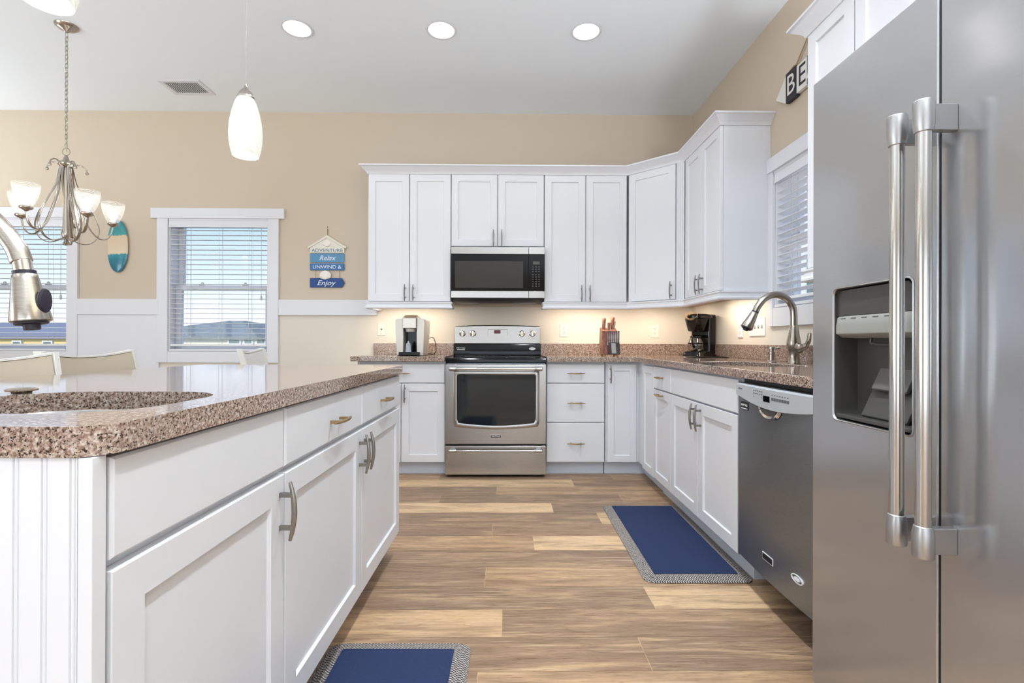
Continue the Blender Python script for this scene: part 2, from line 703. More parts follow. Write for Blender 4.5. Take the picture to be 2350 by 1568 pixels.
def text(name, s, size, m, parent, loc, rot=(PI / 2, 0, 0), ext=0.0004, shear=0.0, sx=1.0, align='CENTER'):
    cu = bpy.data.curves.new(name, 'FONT')
    cu.body = s
    cu.size = size
    cu.extrude = ext
    cu.shear = shear
    cu.align_x = align
    cu.align_y = 'CENTER'
    cu.resolution_u = 3
    tmp = bpy.data.objects.new(name, cu)
    COL.objects.link(tmp)
    dg = bpy.context.evaluated_depsgraph_get()
    me = bpy.data.meshes.new_from_object(tmp.evaluated_get(dg))
    bpy.data.objects.remove(tmp)
    bpy.data.curves.remove(cu)
    me.name = name
    me.materials.clear()
    me.materials.append(m)
    o = bpy.data.objects.new(name, me)
    COL.objects.link(o)
    o.parent = parent
    o.location = loc
    o.rotation_euler = rot
    o.scale = (sx, 1, 1)
    return o

# ============================================================ the room
XL, XR, YB, YF, ZC = -5.6, 1.665, 4.40, -7.0, 3.05


def wall_xz(name, u0, u1, holes, w0, w1, axis, m):
    """wall in plane: axis 'Y' -> u is x; axis 'X' -> u is y"""
    b = nb()
    outer = [(u0, 0), (u1, 0), (u1, ZC), (u0, ZC)]
    hs = [[(a, c), (bb, c), (bb, d), (a, d)] for a, bb, c, d in holes]
    slab_with_holes(b, outer, hs, w0, w1)
    for v in b.verts:
        x, y, z = v.co
        v.co = (x, z, y) if axis == 'Y' else (z, x, y)
    return struct(finish(b, name, m))


W1 = (-4.74, -3.862, 0.93, 2.10)
W2 = (-2.982, -2.107, 0.93, 2.10)
W3 = (2.13, 3.045, 1.235, 2.08)     # y range on the right wall
wall_xz('wall_back', XL - .16, XR + .16, [W1, W2], YB, YB + .16, 'Y', M['wall'])
RW = (-5.2, -2.2, 0.55, 2.35)  # opening for the added right window, lights the island doors
wall_xz('wall_right', YF - .16, YB, [W3, RW], XR, XR + .16, 'X', M['wall'])
LW = (-2.4, 1.2, 0.35, 2.35)  # opening for the added left window and its fill lamp
wall_xz('wall_left', YF - .16, YB, [LW], XL - .16, XL, 'X', M['wall'])
FW = (-4.6, 1.2, 0.02, 2.45)  # opening for the added glass doors and their fill lamp
wall_xz('wall_front', XL - .16, XR + .16, [FW], YF - .16, YF, 'Y', M['wall'])

b = nb()
box(b, XL, XR, YF, YB, ZC, ZC + .12)
struct(finish(b, 'ceiling', M['ceil']))


def build_floor():
    rnd = random.Random(4)
    b = nb()
    cl = b.loops.layers.color.new('plank')
    W = 0.1777
    base = 1.703
    spec = {  # row above base: list of (x_end, tone)
        11: [(-0.83, .15), (0.484, .95), (1.7, .12)],
        10: [(-0.063, .10), (1.4, .62)],
        9: [(-1.6, .4), (-0.427, .35), (0.751, .10), (1.7, .6)],
        8: [(-1.0, .5), (0.285, .98), (1.3, .08)],
        7: [(-0.7, .2), (0.539, .12), (1.7, .95)],
        6: [(-1.4, .5), (-0.072, .10), (1.2, .42)],
        5: [(-1.1, .4), (0.141, .62), (1.5, .95)],
        4: [(-0.62, .2), (0.80, .12), (1.7, .4)],
        3: [(-1.3, .6), (-0.088, .18), (1.25, .60)],
        2: [(-0.66, .5), (0.572, .06), (1.7, .95)],
        1: [(-1.25, .3), (-0.013, .82), (1.22, .30)],
        0: [(-0.7, .4), (0.455, .33), (1.7, .06)],
        -1: [(-0.084, .10), (1.2, .62)],
        12: [(-0.5, .5), (0.8, .2), (1.7, .5)],
    }
    k0 = int(math.floor((YF - base) / W)) - 1
    k1 = int(math.ceil((YB - base) / W))
    for k in range(k0, k1 + 1):
        y0, y1 = max(YF, base + k * W), min(YB, base + (k + 1) * W)
        if y1 <= y0:
            continue
        segs = list(spec.get(k + 1, []))
        out = []
        if segs:
            first = segs[0][0]
            x = first - 1.24
            left = []
            # planks to the left of the first listed end share the first tone for one plank length
            left.append((x, first, segs[0][1]))
            while x > XL:
                left.insert(0, (x - 1.24, x, rnd.choice([.1, .35, .5, .9])))
                x -= 1.24
            out += left
            px = first
            for xe, t in segs[1:]:
                out.append((px, xe, t))
                px = xe
            while px < XR:
                out.append((px, px + 1.24, rnd.choice([.1, .35, .5, .9])))
                px += 1.24
        else:
            x = XL - rnd.random() * 1.2
            while x < XR:
                out.append((x, x + 1.24, rnd.choice([.1, .3, .5, .62, .95])))
                x += 1.24
        for a, c, t in out:
            a, c = max(a, XL), min(c, XR)
            if c - a < 0.01:
                continue
            g = 0.0007
            vs_ = [b.verts.new(p) for p in ((a + g, y0 + g, 0), (c - g, y0 + g, 0), (c - g, y1 - g, 0), (a + g, y1 - g, 0))]
            f = b.faces.new(vs_)
            rv = rnd.random()
            for lp in f.loops:
                lp[cl] = (t, rv, 0, 1)
    # subfloor under the joints
    vs_ = box(b, XL, XR, YF, YB, -0.12, -0.0008)
    me = bpy.data.meshes.new('floor')
    b.to_mesh(me)
    b.free()
    o = bpy.data.objects.new('floor', me)
    COL.objects.link(o)
    me.materials.append(M['floor'])
    me.attributes.active_color = me.attributes['plank']
    return struct(o)


build_floor()

# back wall wainscot: white board between the windows and chair rail
bx_ = bx('trim_1', M['trim'], None, XL, -4.83, YB - .012, YB, 0.12, 1.249)
struct(bx_)
struct(bx('trim_2', M['trim'], None, -3.771, -3.06, YB - .012, YB, 0.12, 1.249))
b = nb()
for x0, x1 in ((XL, -4.83), (-3.771, -3.06), (-2.01, -1.147)):
    box(b, x0, x1, YB - .022, YB, 1.249, 1.386)
struct(finish(b, 'trim_3', M['trim'], bev=.003))
struct(bx('baseboard_back', M['trim'], None, XL, -1.16, YB - .016, YB, 0, .13, .004))
struct(bx('baseboard_left', M['trim'], None, XL, XL + .016, YF, YB - .02, 0, .13, .004))
struct(bx('baseboard_front', M['trim'], None, XL + .02, FW[0] - .1, YF, YF + .016, 0, .13, .004))


def window(n, u0, u1, z0, z1, axis, apron_z, side=0.095, head=(0.05, 0.087), lab='', latch=True):
    """double hung window with flat craftsman casing; local: x along wall (left->right seen from the room), y into the wall"""
    root = bpy.data.objects.new('window_%d' % n, None)
    COL.objects.link(root)
    struct(root)
    w = u1 - u0
    if axis == 'Y':
        root.location = (u0, YB, 0)
    else:
        root.location = (XR, u1, 0)
        root.rotation_euler = (0, 0, R(-90))
    b = nb()
    box(b, -side, 0, -.02, 0, apron_z, z1)
    box(b, w, w + side, -.02, 0, apron_z, z1)
    box(b, -side - head[0], w + side + head[0], -.028, 0, z1 - .002, z1 + head[1])
    finish(b, 'window_casing', M['trim'], root, .002)
    b = nb()
    box(b, 0, w, -.018, 0, apron_z, z0 - .004)
    finish(b, 'window_apron', M['trim'], root, .002)
    b = nb()      # jamb liner
    t = .012
    box(b, 0, t, 0, .15, z0, z1)
    box(b, w - t, w, 0, .15, z0, z1)
    box(b, t, w - t, 0, .15, z1 - t, z1)
    box(b, t, w - t, 0, .15, z0, z0 + t)
    finish(b, 'window_frame', M['trim'], root)
    b = nb()      # stool under the blind
    box(b, .012, w - .012, -.012, .09, z0 - .0, z0 + .018)
    finish(b, 'window_sill', M['trim'], root, .003)
    zm = (z0 + z1) / 2 - 0.018
    for nm, y, a, c, fr in (('upper_sash', .112, zm - .02, z1 - t, .045), ('lower_sash', .074, z0 + t, zm + .022, .05)):
        b = nb()
        x0, x1 = t, w - t
        box(b, x0, x0 + fr, y, y + .034, a, c)
        box(b, x1 - fr, x1, y, y + .034, a, c)
        box(b, x0 + fr, x1 - fr, y, y + .034, c - fr * .9, c)
        box(b, x0 + fr, x1 - fr, y, y + .034, a, a + fr * .9)
        s_ = finish(b, nm, M['trim'], root, .002)
        bx('window_pane', M['pane'], s_, x0 + fr - .004, x1 - fr + .004, y + .014, y + .018, a + fr * .9 - .004, c - fr * .9 + .004)
    if latch:
        for xx in (w * .28, w * .72):
            b = nb()
            box(b, xx - .022, xx + .022, .07, .095, zm + .022, zm + .032)
            lathe(b, [(.012, 0), (.012, .012), (.006, .018)], (xx, .082, zm + .032), 12)
            finish(b, 'sash_lock', M['satin'], root, .002)
    return root


window(1, W1[0], W1[1], .93, 2.10, 'Y', .828)
window(2, W2[0], W2[1], .93, 2.10, 'Y', .828)
window(3, W3[0], W3[1], 1.235, 2.08, 'X', 1.118, side=.055, head=(0.0, .087))


def blind(loc, rz, w, z0, z1, label, tilt=0.0, slat_w=.044, sp_=.0435, val=.078, wand=True):
    root = thing('window_blind', label, 'blind', (loc[0], loc[1], z0), rz)
    h = z1 - z0
    g = .008
    # valance with moulded face
    prof = [(.0, h - .002), (-.012, h - .002), (-.012, h - .016), (-.008, h - .02), (-.009, h - val + .014), (-.013, h - val + .008), (-.013, h - val), (0, h - val)]
    b = nb()
    loft(b, [[(g * .5, y, z) for y, z in prof], [(w - g * .5, y, z) for y, z in prof]])
    finish(b, 'valance', M['trim'], root)
    bx('headrail', M['slat'], root, g, w - g, .004, .052, h - .06, h - .004)
    b = nb()
    z = h - val - sp_ * .45
    yc = .028
    ct, st = math.cos(tilt), math.sin(tilt)
    while z > .055:
        t = .0015
        hw = slat_w / 2
        ring = [(yc - hw * ct, z - hw * st - t), (yc, z - t + .002), (yc + hw * ct, z + hw * st - t),
                (yc + hw * ct, z + hw * st + t), (yc, z + t + .002), (yc - hw * ct, z - hw * st + t)]
        loft(b, [[(g, y, zz) for y, zz in ring], [(w - g, y, zz) for y, zz in ring]])
        z -= sp_
    finish(b, 'slats', M['slat'], root, smooth=20)
    bx('bottom_rail', M['slat'], root, g, w - g, .005, .05, .022, .040, .003)
    b = nb()
    for fx in (.18, .5, .80):
        for yy in (.003, .053):
            box(b, w * fx - .0009, w * fx + .0009, yy - .0009, yy + .0009, .04, h - val + .01)
        box(b, w * fx + .022, w * fx + .0235, .027, .0285, .04, h - val + .01)
    finish(b, 'ladder_cord', M['string'], root)
    if wand:
        b = nb()
        tube(b, [(w * .93, -.004, h - val), (w * .93, -.004, .55), (w * .93, -.004, .47)], .0022, 6)
        lathe(b, [(.004, 0), (.009, .01), (.008, .035), (.003, .045)], (w * .93, -.004, .43), 8)
        finish(b, 'lift_cord', M['string'], root)
    return root


blind((W1[0], YB), 0, W1[1] - W1[0], .95, 2.10, 'white slatted blind in the window at the far left edge, behind the chandelier')
blind((W2[0], YB), 0, W2[1] - W2[0], .95, 2.10, 'white slatted blind in the window left of the beach sign')
blind((XR, W3[1]), R(-90), W3[1] - W3[0], 1.255, 2.08, 'white slatted blind in the kitchen window above the corner sink', tilt=R(-18))

# unseen glass doors and side windows, added to let in the fill light
d = bpy.data.objects.new('added_door_1', None)
COL.objects.link(d)
struct(d)
d.location = (FW[0], YF, 0)
w = FW[1] - FW[0]
for k in range(4):
    x0, x1 = w * k / 4, w * (k + 1) / 4
    b = nb()
    for q in ((x0, x0 + .06, .02, 2.45), (x1 - .06, x1, .02, 2.45), (x0 + .06, x1 - .06, .02, .16), (x0 + .06, x1 - .06, 2.37, 2.45)):
        box(b, q[0], q[1], -.10, -.05, q[2], q[3])
    s_ = finish(b, 'door_panel', M['trim'], d)
    bx('door_pane', M['pane'], s_, x0 + .05, x1 - .05, -.078, -.072, .15, 2.38)
wl = bpy.data.objects.new('window_4', None)
COL.objects.link(wl)
struct(wl)
wl.location = (XL, LW[0], 0)
for k in range(3):
    y0, y1 = 1.2 * k, 1.2 * (k + 1)
    b = nb()
    for q in ((y0, y0 + .06, .35, 2.35), (y1 - .06, y1, .35, 2.35), (y0 + .06, y1 - .06, .35, .42), (y0 + .06, y1 - .06, 2.28, 2.35)):
        box(b, -.10, -.05, q[0], q[1], q[2], q[3])
    s_ = finish(b, 'window_frame', M['trim'], wl)
    bx('window_pane', M['pane'], s_, -.078, -.072, y0 + .05, y1 - .05, .40, 2.30)

wr = bpy.data.objects.new('window_5', None)
COL.objects.link(wr)
struct(wr)
wr.location = (XR, RW[0], 0)
for k in range(2):
    y0, y1 = 1.5 * k, 1.5 * (k + 1)
    b = nb()
    for q in ((y0, y0 + .06, .55, 2.35), (y1 - .06, y1, .55, 2.35), (y0 + .06, y1 - .06, .55, .62), (y0 + .06, y1 - .06, 2.28, 2.35)):
        box(b, .05, .10, q[0], q[1], q[2], q[3])
    s_ = finish(b, 'window_frame', M['trim'], wr)
    bx('window_pane', M['pane'], s_, .072, .078, y0 + .05, y1 - .05, .60, 2.30)

# ============================================================ cabinets


def shaker(b, x0, x1, z0, z1, y=0.0, th=.02, rail=.056, rec=.009, sl=.003):
    """door with its front face at y, body behind it"""
    def rg(i, yy):
        return [(x0 + i, yy, z0 + i), (x1 - i, yy, z0 + i), (x1 - i, yy, z1 - i), (x0 + i, yy, z1 - i)]
    loft(b, [rg(0, y + th), rg(0, y + .0015), rg(.0015, y), rg(rail, y), rg(rail + sl, y + rec)], True, True, True)


def slabf(b, x0, x1, z0, z1, y=0.0, th=.02):
    def rg(i, yy):
        return [(x0 + i, yy, z0 + i), (x1 - i, yy, z0 + i), (x1 - i, yy, z1 - i), (x0 + i, yy, z1 - i)]
    loft(b, [rg(0, y + th), rg(0, y + .004), rg(.004, y)], True, True, True)


def pull_mesh():
    """arched bar pull, vertical, centred on the origin; door face at y=0"""
    b = nb()
    L = .068
    n = 9
    pts = []
    for i in range(n):
        t = -1 + 2 * i / (n - 1)
        pts.append((0, -.024 - .010 * (1 - t * t), t * L))
    rs = [.0030 + .0022 * (1 - abs(-1 + 2 * i / (n - 1)) ** 2) for i in range(n)]
    tube(b, pts, rs, 10, flat=(1.0, 1.25), up=(1, 0, 0))
    for s in (-1, 1):
        box(b, -.0042, .0042, -.031, 0.0, s * .038 - .005, s * .038 + .005)
    bmesh.ops.recalc_face_normals(b, faces=b.faces)
    me = bpy.data.meshes.new('pull')
    b.to_mesh(me)
    b.free()
    me.polygons.foreach_set('use_smooth', [True] * len(me.polygons))
    me.set_sharp_from_angle(angle=R(40))
    me.materials.append(M['handle'])
    me2 = me.copy()
    me2.materials.clear()
    me2.materials.append(M['bronze'])
    return me, me2


PULL, PULL_B = pull_mesh()


def add_pull(parent, x, z, y=0.0, horiz=False):
    o = bpy.data.objects.new('handle', PULL_B if horiz else PULL)
    COL.objects.link(o)
    o.parent = parent
    o.location = (x, y, z)
    if horiz:
        o.rotation_euler = (0, R(90), 0)
        o['label'] = 'brass-toned curved pull'
    return o


def cabinet(name, label, loc, rz, w, d, z0, z1, fronts, group=None, toe=None, cat='cabinet', x_in=(0, 0)):
    """local x 0..w, door faces at y=0, box from y=.021 back; z absolute"""
    root = thing(name, label, cat, (loc[0], loc[1], 0 if toe else z0), rz, group)
    zo = 0 if toe else z0
    b = nb()
    if toe:      # open-topped box under the counter
        t = .018
        box(b, x_in[0], w - x_in[1], .0215, .04, z0 - zo, z1 - zo)
        box(b, x_in[0], x_in[0] + t, .04, d - t, z0 - zo, z1 - zo)
        box(b, w - x_in[1] - t, w - x_in[1], .04, d - t, z0 - zo, z1 - zo)
        box(b, x_in[0], w - x_in[1], d - t, d, z0 - zo, z1 - zo)
        box(b, x_in[0] + t, w - x_in[1] - t, .04, d - t, z0 - zo, z0 - zo + t)
    else:
        box(b, x_in[0], w - x_in[1], .0215, d, z0 - zo, z1 - zo)
    if toe:
        finish(b, 'carcass', M['white'], root, .001)
        bx('toe_kick', M['toe'], root, x_in[0], w - x_in[1], toe, d - .02, 0.001, z0)
    else:
        finish(b, 'carcass', M['white'], root, .001)
    for fr in fronts:
        kind, x0, x1, a, c = fr[:5]
        h = fr[5] if len(fr) > 5 else None
        b = nb()
        if kind == 'door':
            shaker(b, x0, x1, a - zo, c - zo, rail=fr[6] if len(fr) > 6 else .056)
        else:
            slabf(b, x0, x1, a - zo, c - zo)
        o = finish(b, 'door' if kind == 'door' else ('drawer' if kind == 'drawer' else 'false_front'), M['white'], root, smooth=25)
        if h:
            add_pull(o, h[1], h[2] - zo, 0.0, h[0] == 'h')
    return root


YD = 3.765    # base door faces on the back wall
ZB0, ZD1, ZW0, ZW1 = .103, .699, .706, .850
# back wall, left of the range
cabinet('base_cabinet', 'white base cabinet between the range and the island end, one wide drawer over two doors', (-1.135, YD), 0, .672, .62, .10, .868,
        [('drawer', .003, .669, ZW0, ZW1, ('h', .340, .778)),
         ('door', .003, .334, ZB0, ZD1, ('v', .306, .60)), ('door', .339, .669, ZB0, ZD1, ('v', .366, .625))], toe=.06)
# drawers right of the range
cabinet('base_cabinet', 'white three-drawer base cabinet immediately right of the range', (.307, YD), 0, .446, .62, .10, .868,
        [('drawer', .003, .443, .707, .851, ('h', .222, .780)), ('drawer', .003, .443, .408, .700, ('h', .224, .555)),
         ('drawer', .003, .443, ZB0, .400, ('h', .222, .247))], toe=.06)
# corner cabinet with a two-part folding door
cc = thing('corner_base_cabinet', 'white corner base cabinet with two narrow doors meeting at the inside corner', 'cabinet', (.76, YD, 0))
b = nb()
prism(b, [(.0, .0215), (.257, .0215), (.257, -.42), (.895, -.42), (.895, .62), (.0, .62)], .10, .868)
finish(b, 'carcass', M['white'], cc)
b = nb()
prism(b, [(.0, .06), (.315, .06), (.315, -.42), (.88, -.42), (.88, .60), (.0, .60)], .001, .099)
finish(b, 'toe_kick', M['toe'], cc)
b = nb()
shaker(b, .012, .233, ZB0, .851, rail=.05)
o = finish(b, 'door', M['white'], cc, smooth=25)
add_pull(o, .034, .775)
b = nb()
shaker(b, 0, .27, ZB0, .853, rail=.05)
o = finish(b, 'door', M['white'], cc, smooth=25, loc=(.235, -.162, 0))
o.rotation_euler = (0, 0, R(-90))

XD = .995     # door faces on the right wall run; local x runs towards the camera
cabinet('base_cabinet', 'narrow white base cabinet in the right-hand run beside the inside corner, drawer over one door', (XD, 3.335), R(-90), .352, .65, .105, .868,
        [('drawer', .003, .350, .711, .858, ('h', .165, .790)), ('door', .003, .350, .110, .703, ('h', .165, .676), .05)], toe=.07)
cabinet('sink_base_cabinet', 'white sink base cabinet beside the dishwasher, wide blank panel over two doors', (XD, 2.980), R(-90), .870, .65, .105, .868,
        [('false_front', .003, .862, .711, .858), ('door', .003, .424, .110, .703, ('v', .396, .63)), ('door', .430, .862, .110, .703, ('v', .462, .63))], toe=.07)

# ---- upper cabinets
YU = 4.05
GU = None
UZ0, UZ1 = 1.345, 2.395


def two_doors(w, z0, z1, hz, g=.0035):
    m_ = w / 2
    return [('door', .003, m_ - g, z0, z1, ('v', m_ - .034, hz)), ('door', m_ + g, w - .003, z0, z1, ('v', m_ + .034, hz))]


cabinet('wall_cabinet', 'tall white two-door wall cabinet left of the microwave, above the pod coffee machine', (-1.133, YU), 0, .676, .35, UZ0, UZ1 + .02, two_doors(.676, UZ0 + .005, 2.388, 1.417))
cabinet('wall_cabinet', 'short white two-door wall cabinet directly above the microwave', (-.455, YU), 0, .761, .35, 1.795, UZ1 + .02, two_doors(.761, 1.802, 2.388, 1.866))
cabinet('wall_cabinet', 'tall white two-door wall cabinet right of the microwave, above the knife block', (.308, YU), 0, .680, .35, UZ0, UZ1 + .02, two_doors(.680, UZ0 + .005, 2.388, 1.417))
# diagonal corner wall cabinet
c0 = Vector((.992, YU))
c1 = Vector((1.345, 3.72))
dl = (c1 - c0).length
ang = math.atan2(c1.y - c0.y, c1.x - c0.x)
dg_ = thing('corner_wall_cabinet', 'white diagonal one-door wall cabinet in the corner above the drip coffee maker', 'cabinet', (c0.x, c0.y, UZ0), ang)


def to_local(pts, root_loc, a):
    out = []
    for x, y in pts:
        dx, dy = x - root_loc[0], y - root_loc[1]
        out.append((dx * math.cos(-a) - dy * math.sin(-a), dx * math.sin(-a) + dy * math.cos(-a)))
    return out


off = .0215
nx, ny = -math.sin(ang) * off, math.cos(ang) * off
foot = [(c0.x + nx, c0.y + ny), (c1.x + nx, c1.y + ny), (1.664, 3.74), (1.664, 4.399), (.994, 4.399)]
b = nb()
prism(b, to_local(foot, c0, ang), 0, UZ1 + .02 - UZ0)
finish(b, 'carcass', M['white'], dg_)
b = nb()
shaker(b, .012, dl - .075, .006, 2.388 - UZ0)
o = finish(b, 'door', M['white'], dg_, smooth=25)
add_pull(o, dl - .105, .075)
b = nb()
box(b, dl - .065, dl - .003, -.001, .03, 0, 2.395 - UZ0)
for k in range(3):
    tube(b, [(dl - .052 + .016 * k, -.001, .003), (dl - .052 + .016 * k, -.001, 2.39 - UZ0)], .005, 8)
finish(b, 'fluted_filler', M['white'], dg_)

XU = 1.345
cabinet('wall_cabinet', 'tall white two-door wall cabinet on the right wall beside the sink window', (XU, 3.715), R(-90), .615, .319, UZ0, UZ1 + .02, two_doors(.615, UZ0 + .005, 2.388, 1.42, .0015))
cabinet('wall_cabinet', 'white wall cabinet high behind the refrigerator, right of the sink window', (XU, 2.20), R(-90), .60, .319, UZ0, UZ1 + .02, two_doors(.60, UZ0 + .005, 2.388, 1.42))

CROWN = [(0, 2.388), (.006, 2.388), (.010, 2.400), (.022, 2.412), (.046, 2.432), (.056, 2.440), (.060, 2.441), (.060, 2.452), (0, 2.452)]
b = nb()
sweep(b, [(-1.135, YB - .001), (-1.135, YU), (.99, YU), (XU, 3.722), (XU, 3.098), (XR - .001, 3.098)], CROWN)
tag(finish(b, 'crown_molding', M['white'], smooth=30), 'white crown molding running along the tops of the wall cabinets round the corner', 'molding')
b = nb()
sweep(b, [(XR - .001, 2.202), (XU, 2.202), (XU, 1.60)], CROWN)
tag(finish(b, 'crown_molding', M['white'], smooth=30), 'white crown molding on top of the cabinet behind the refrigerator', 'molding')
RAIL = [(-.03, 1.288), (.010, 1.288), (.016, 1.294), (.016, 1.303), (.008, 1.312), (.008, 1.328), (.014, 1.336), (.014, 1.3445), (-.03, 1.3445)]
b = nb()
sweep(b, [(-1.135, YB - .001), (-1.135, YU), (-.457, YU), (-.457, YU + .12)], RAIL)
tag(finish(b, 'light_rail_molding', M['white'], smooth=30), 'white molding under the wall cabinet left of the microwave', 'molding')
b = nb()
sweep(b, [(.308, YU + .12), (.308, YU), (.99, YU), (XU, 3.722), (XU, 3.098), (XR - .001, 3.098)], RAIL)
tag(finish(b, 'light_rail_molding', M['white'], smooth=30), 'white molding under the wall cabinets right of the microwave, turning the corner', 'molding')
b = nb()
sweep(b, [(XR - .001, 2.202), (XU, 2.202), (XU, 1.60)], RAIL)
tag(finish(b, 'light_rail_molding', M['white'], smooth=30), 'white molding under the cabinet at the left edge of the refrigerator', 'molding')

# under-cabinet warm strips (real lamps under the wall cabinets)
for nm, x0, x1 in (('a', -1.05, -.55), ('b', .40, .95)):
    area('undercabinet_lamp', ((x0 + x1) / 2, 4.15, 1.338), (0, 0, 0), x1 - x0, .05, 2.8, WARM)
area('undercabinet_lamp', (1.33, 4.08, 1.338), (0, 0, R(-45)), .3, .05, 2.4, WARM)
area('undercabinet_lamp', (1.52, 3.42, 1.338), (0, 0, R(90)), .5, .05, 2.0, WARM)

# ============================================================ counters
CT0, CT1 = .869, .907


def fillet(poly, radii, n=6):
    out = []
    N = len(poly)
    for i, p in enumerate(poly):
        r = radii.get(i, 0)
        if not r:
            out.append(p)
            continue
        P = Vector(p)
        a = (Vector(poly[i - 1]) - P).normalized()
        c = (Vector(poly[(i + 1) % N]) - P).normalized()
        half = math.acos(max(-1, min(1, a.dot(c)))) / 2
        dd = r / math.tan(half)
        ctr = P + (a + c).normalized() * (r / math.sin(half))
        s, e_ = P + a * dd, P + c * dd
        a0 = math.atan2(s.y - ctr.y, s.x - ctr.x)
        a1 = math.atan2(e_.y - ctr.y, e_.x - ctr.x)
        da = (a1 - a0 + PI) % (2 * PI) - PI
        for k in range(n + 1):
            t = a0 + da * k / n
            out.append((ctr.x + r * math.cos(t), ctr.y + r * math.sin(t)))
    return out


ctl = thing('countertop', 'speckled brown granite counter left of the range, under the pod coffee machine', 'countertop', (-.8, 4.06, CT0))
b = nb()
slab_with_holes(b, [(-.372, -.338), (.335, -.338), (.335, .339), (-.372, .339)], [], 0, CT1 - CT0)
finish(b, 'slab', M['granite'], ctl, .004)
bx('backsplash', M['granite'], ctl, -.372, .335, .317, .3385, CT1 - CT0, .100 + CT1 - CT0 - .002, .002)

ctr_ = thing('countertop', 'speckled brown granite counter turning the corner, with the kitchen sink', 'countertop', (1.2, 3.5, CT0))
outer = [(.304 - 1.2, 3.722 - 3.5), (.975 - 1.2, 3.722 - 3.5), (.975 - 1.2, 1.44 - 3.5), (1.664 - 1.2, 1.44 - 3.5), (1.664 - 1.2, 4.399 - 3.5), (.304 - 1.2, 4.399 - 3.5)]
outer = fillet(outer, {1: .05})
hole = [(x - 1.2, y - 3.5) for x, y in rrect(1.09, 1.445, 2.24, 2.90, .15, 8)]
b = nb()
slab_with_holes(b, outer, [hole], 0, CT1 - CT0)
finish(b, 'slab', M['granite'], ctr_, .004)
b = nb()
hs = .100 + CT1 - CT0 - .002
prism(b, [(.304 - 1.2, 4.377 - 3.5), (1.642 - 1.2, 4.377 - 3.5), (1.642 - 1.2, 1.44 - 3.5), (1.6645 - 1.2, 1.44 - 3.5), (1.6645 - 1.2, 4.3995 - 3.5), (.304 - 1.2, 4.3995 - 3.5)], CT1 - CT0, hs)
finish(b, 'backsplash', M['granite'], ctr_, .002)


def sink(label, pts_fn, z_rim, depth, loc, grp=None):
    root = thing('sink', label, 'sink', (loc[0], loc[1], z_rim - depth))
    b = nb()
    rings = []
    for inset, z in ((-.012, depth), (.0, depth), (.004, depth - .01), (.008, depth * .5), (.018, .03), (.045, .004), (.10, .0)):
        rings.append([(x, y, z) for x, y in pts_fn(inset)])
    loft(b, rings, True, False, True)
    o = finish(b, 'basin', M['steel'], root, smooth=60)
    md = o.modifiers.new('th', 'SOLIDIFY')
    md.thickness = .0015
    md.offset = 1
    b = nb()
    lathe(b, [(.040, .0), (.042, .003), (.034, .004), (.030, -.004), (.001, -.004)], (0, 0, .002), 24)
    finish(b, 'drain', M['chrome'], root)
    return root


sink('undermount steel sink in the counter below the kitchen window',
     lambda i: [(x - 1.2675, y - 2.57) for x, y in rrect(1.09 + i, 1.445 - i, 2.24 + i, 2.90 - i, max(.03, .15 - i), 8)], CT0 - .0005, .19, (1.2675, 2.57))

# ============================================================ island
TI = -.016
isl = Matrix.Translation((-.52, .64, 0)) @ Matrix.Rotation(TI, 4, 'Z')


def IW(lx, ly):
    """island local (lx across, ly along) -> world x, y"""
    p = isl @ Vector((lx, ly, 0))
    return p.x, p.y


IL, IWD = 1.724, .955
SK = (-1.005, -.59, .755, 1.09)
it = thing('countertop', 'large glossy granite island top in the foreground with a bar sink cut in', 'countertop', (-.52, .64, .865), TI)
inv = isl.inverted()


def to_isl(pts):
    return [((inv @ Vector((x, y, 0))).x, (inv @ Vector((x, y, 0))).y) for x, y in pts]


outer = fillet([(-IWD, 0), (0, 0), (0, IL), (-IWD, IL)], {0: .04, 1: .045, 2: .012, 3: .03}, 8)
hole = to_isl(rrect(*SK, .12, 10))
b = nb()
slab_with_holes(b, outer, [hole], 0, .04)
finish(b, 'slab', M['granite'], it, .006, 3)
sink('small steel bar sink sunk in the island top at the left',
     lambda i: [(x + .7975, y - .9225) for x, y in rrect(SK[0] + i, SK[1] - i, SK[2] + i, SK[3] - i, max(.03, .12 - i), 10)], .8645, .17, (-.7975, .9225))

# island base: doors face +x (aisle)
x0_, y0_ = IW(-.022, 0)
rzI = TI + R(90)
IB0, IB1 = .108, .862
x1_, y1_ = IW(-.012, .030)
x2_, y2_ = IW(-.012, .537)
near_isl = cabinet('island_cabinet', 'white island cabinet nearest the camera, blank panel over one wide door', (x1_, y1_), rzI, .507, .58, IB0, IB1,
        [('false_front', .004, .503, .719, .858), ('door', .004, .503, .119, .703, ('v', .482, .622), .06)], toe=.08)
far_isl = cabinet('island_cabinet', 'white island cabinet at the far end, two drawers over two doors', (x2_, y2_), rzI, 1.172, .58, IB0, IB1,
        [('drawer', .004, .588, .719, .858, ('h', .330, .778)), ('drawer', .595, 1.168, .719, .858, ('h', .880, .778)),
         ('door', .004, .588, .119, .703, ('v', .563, .622), .06), ('door', .595, 1.168, .119, .703, ('v', .620, .622), .06)], toe=.08)
# beadboard end and back panels
ip = near_isl


def isl_place(o, lx, ly, rz):
    """place a part of the near island cabinet given in island coordinates (lx across, ly along)"""
    wx, wy = IW(lx, ly)
    o.matrix_basis = near_inv @ Matrix.Translation((wx, wy, 0)) @ Matrix.Rotation(TI + rz, 4, 'Z')
    return o


near_inv = (Matrix.Translation((x1_, y1_, 0)) @ Matrix.Rotation(rzI, 4, 'Z')).inverted()


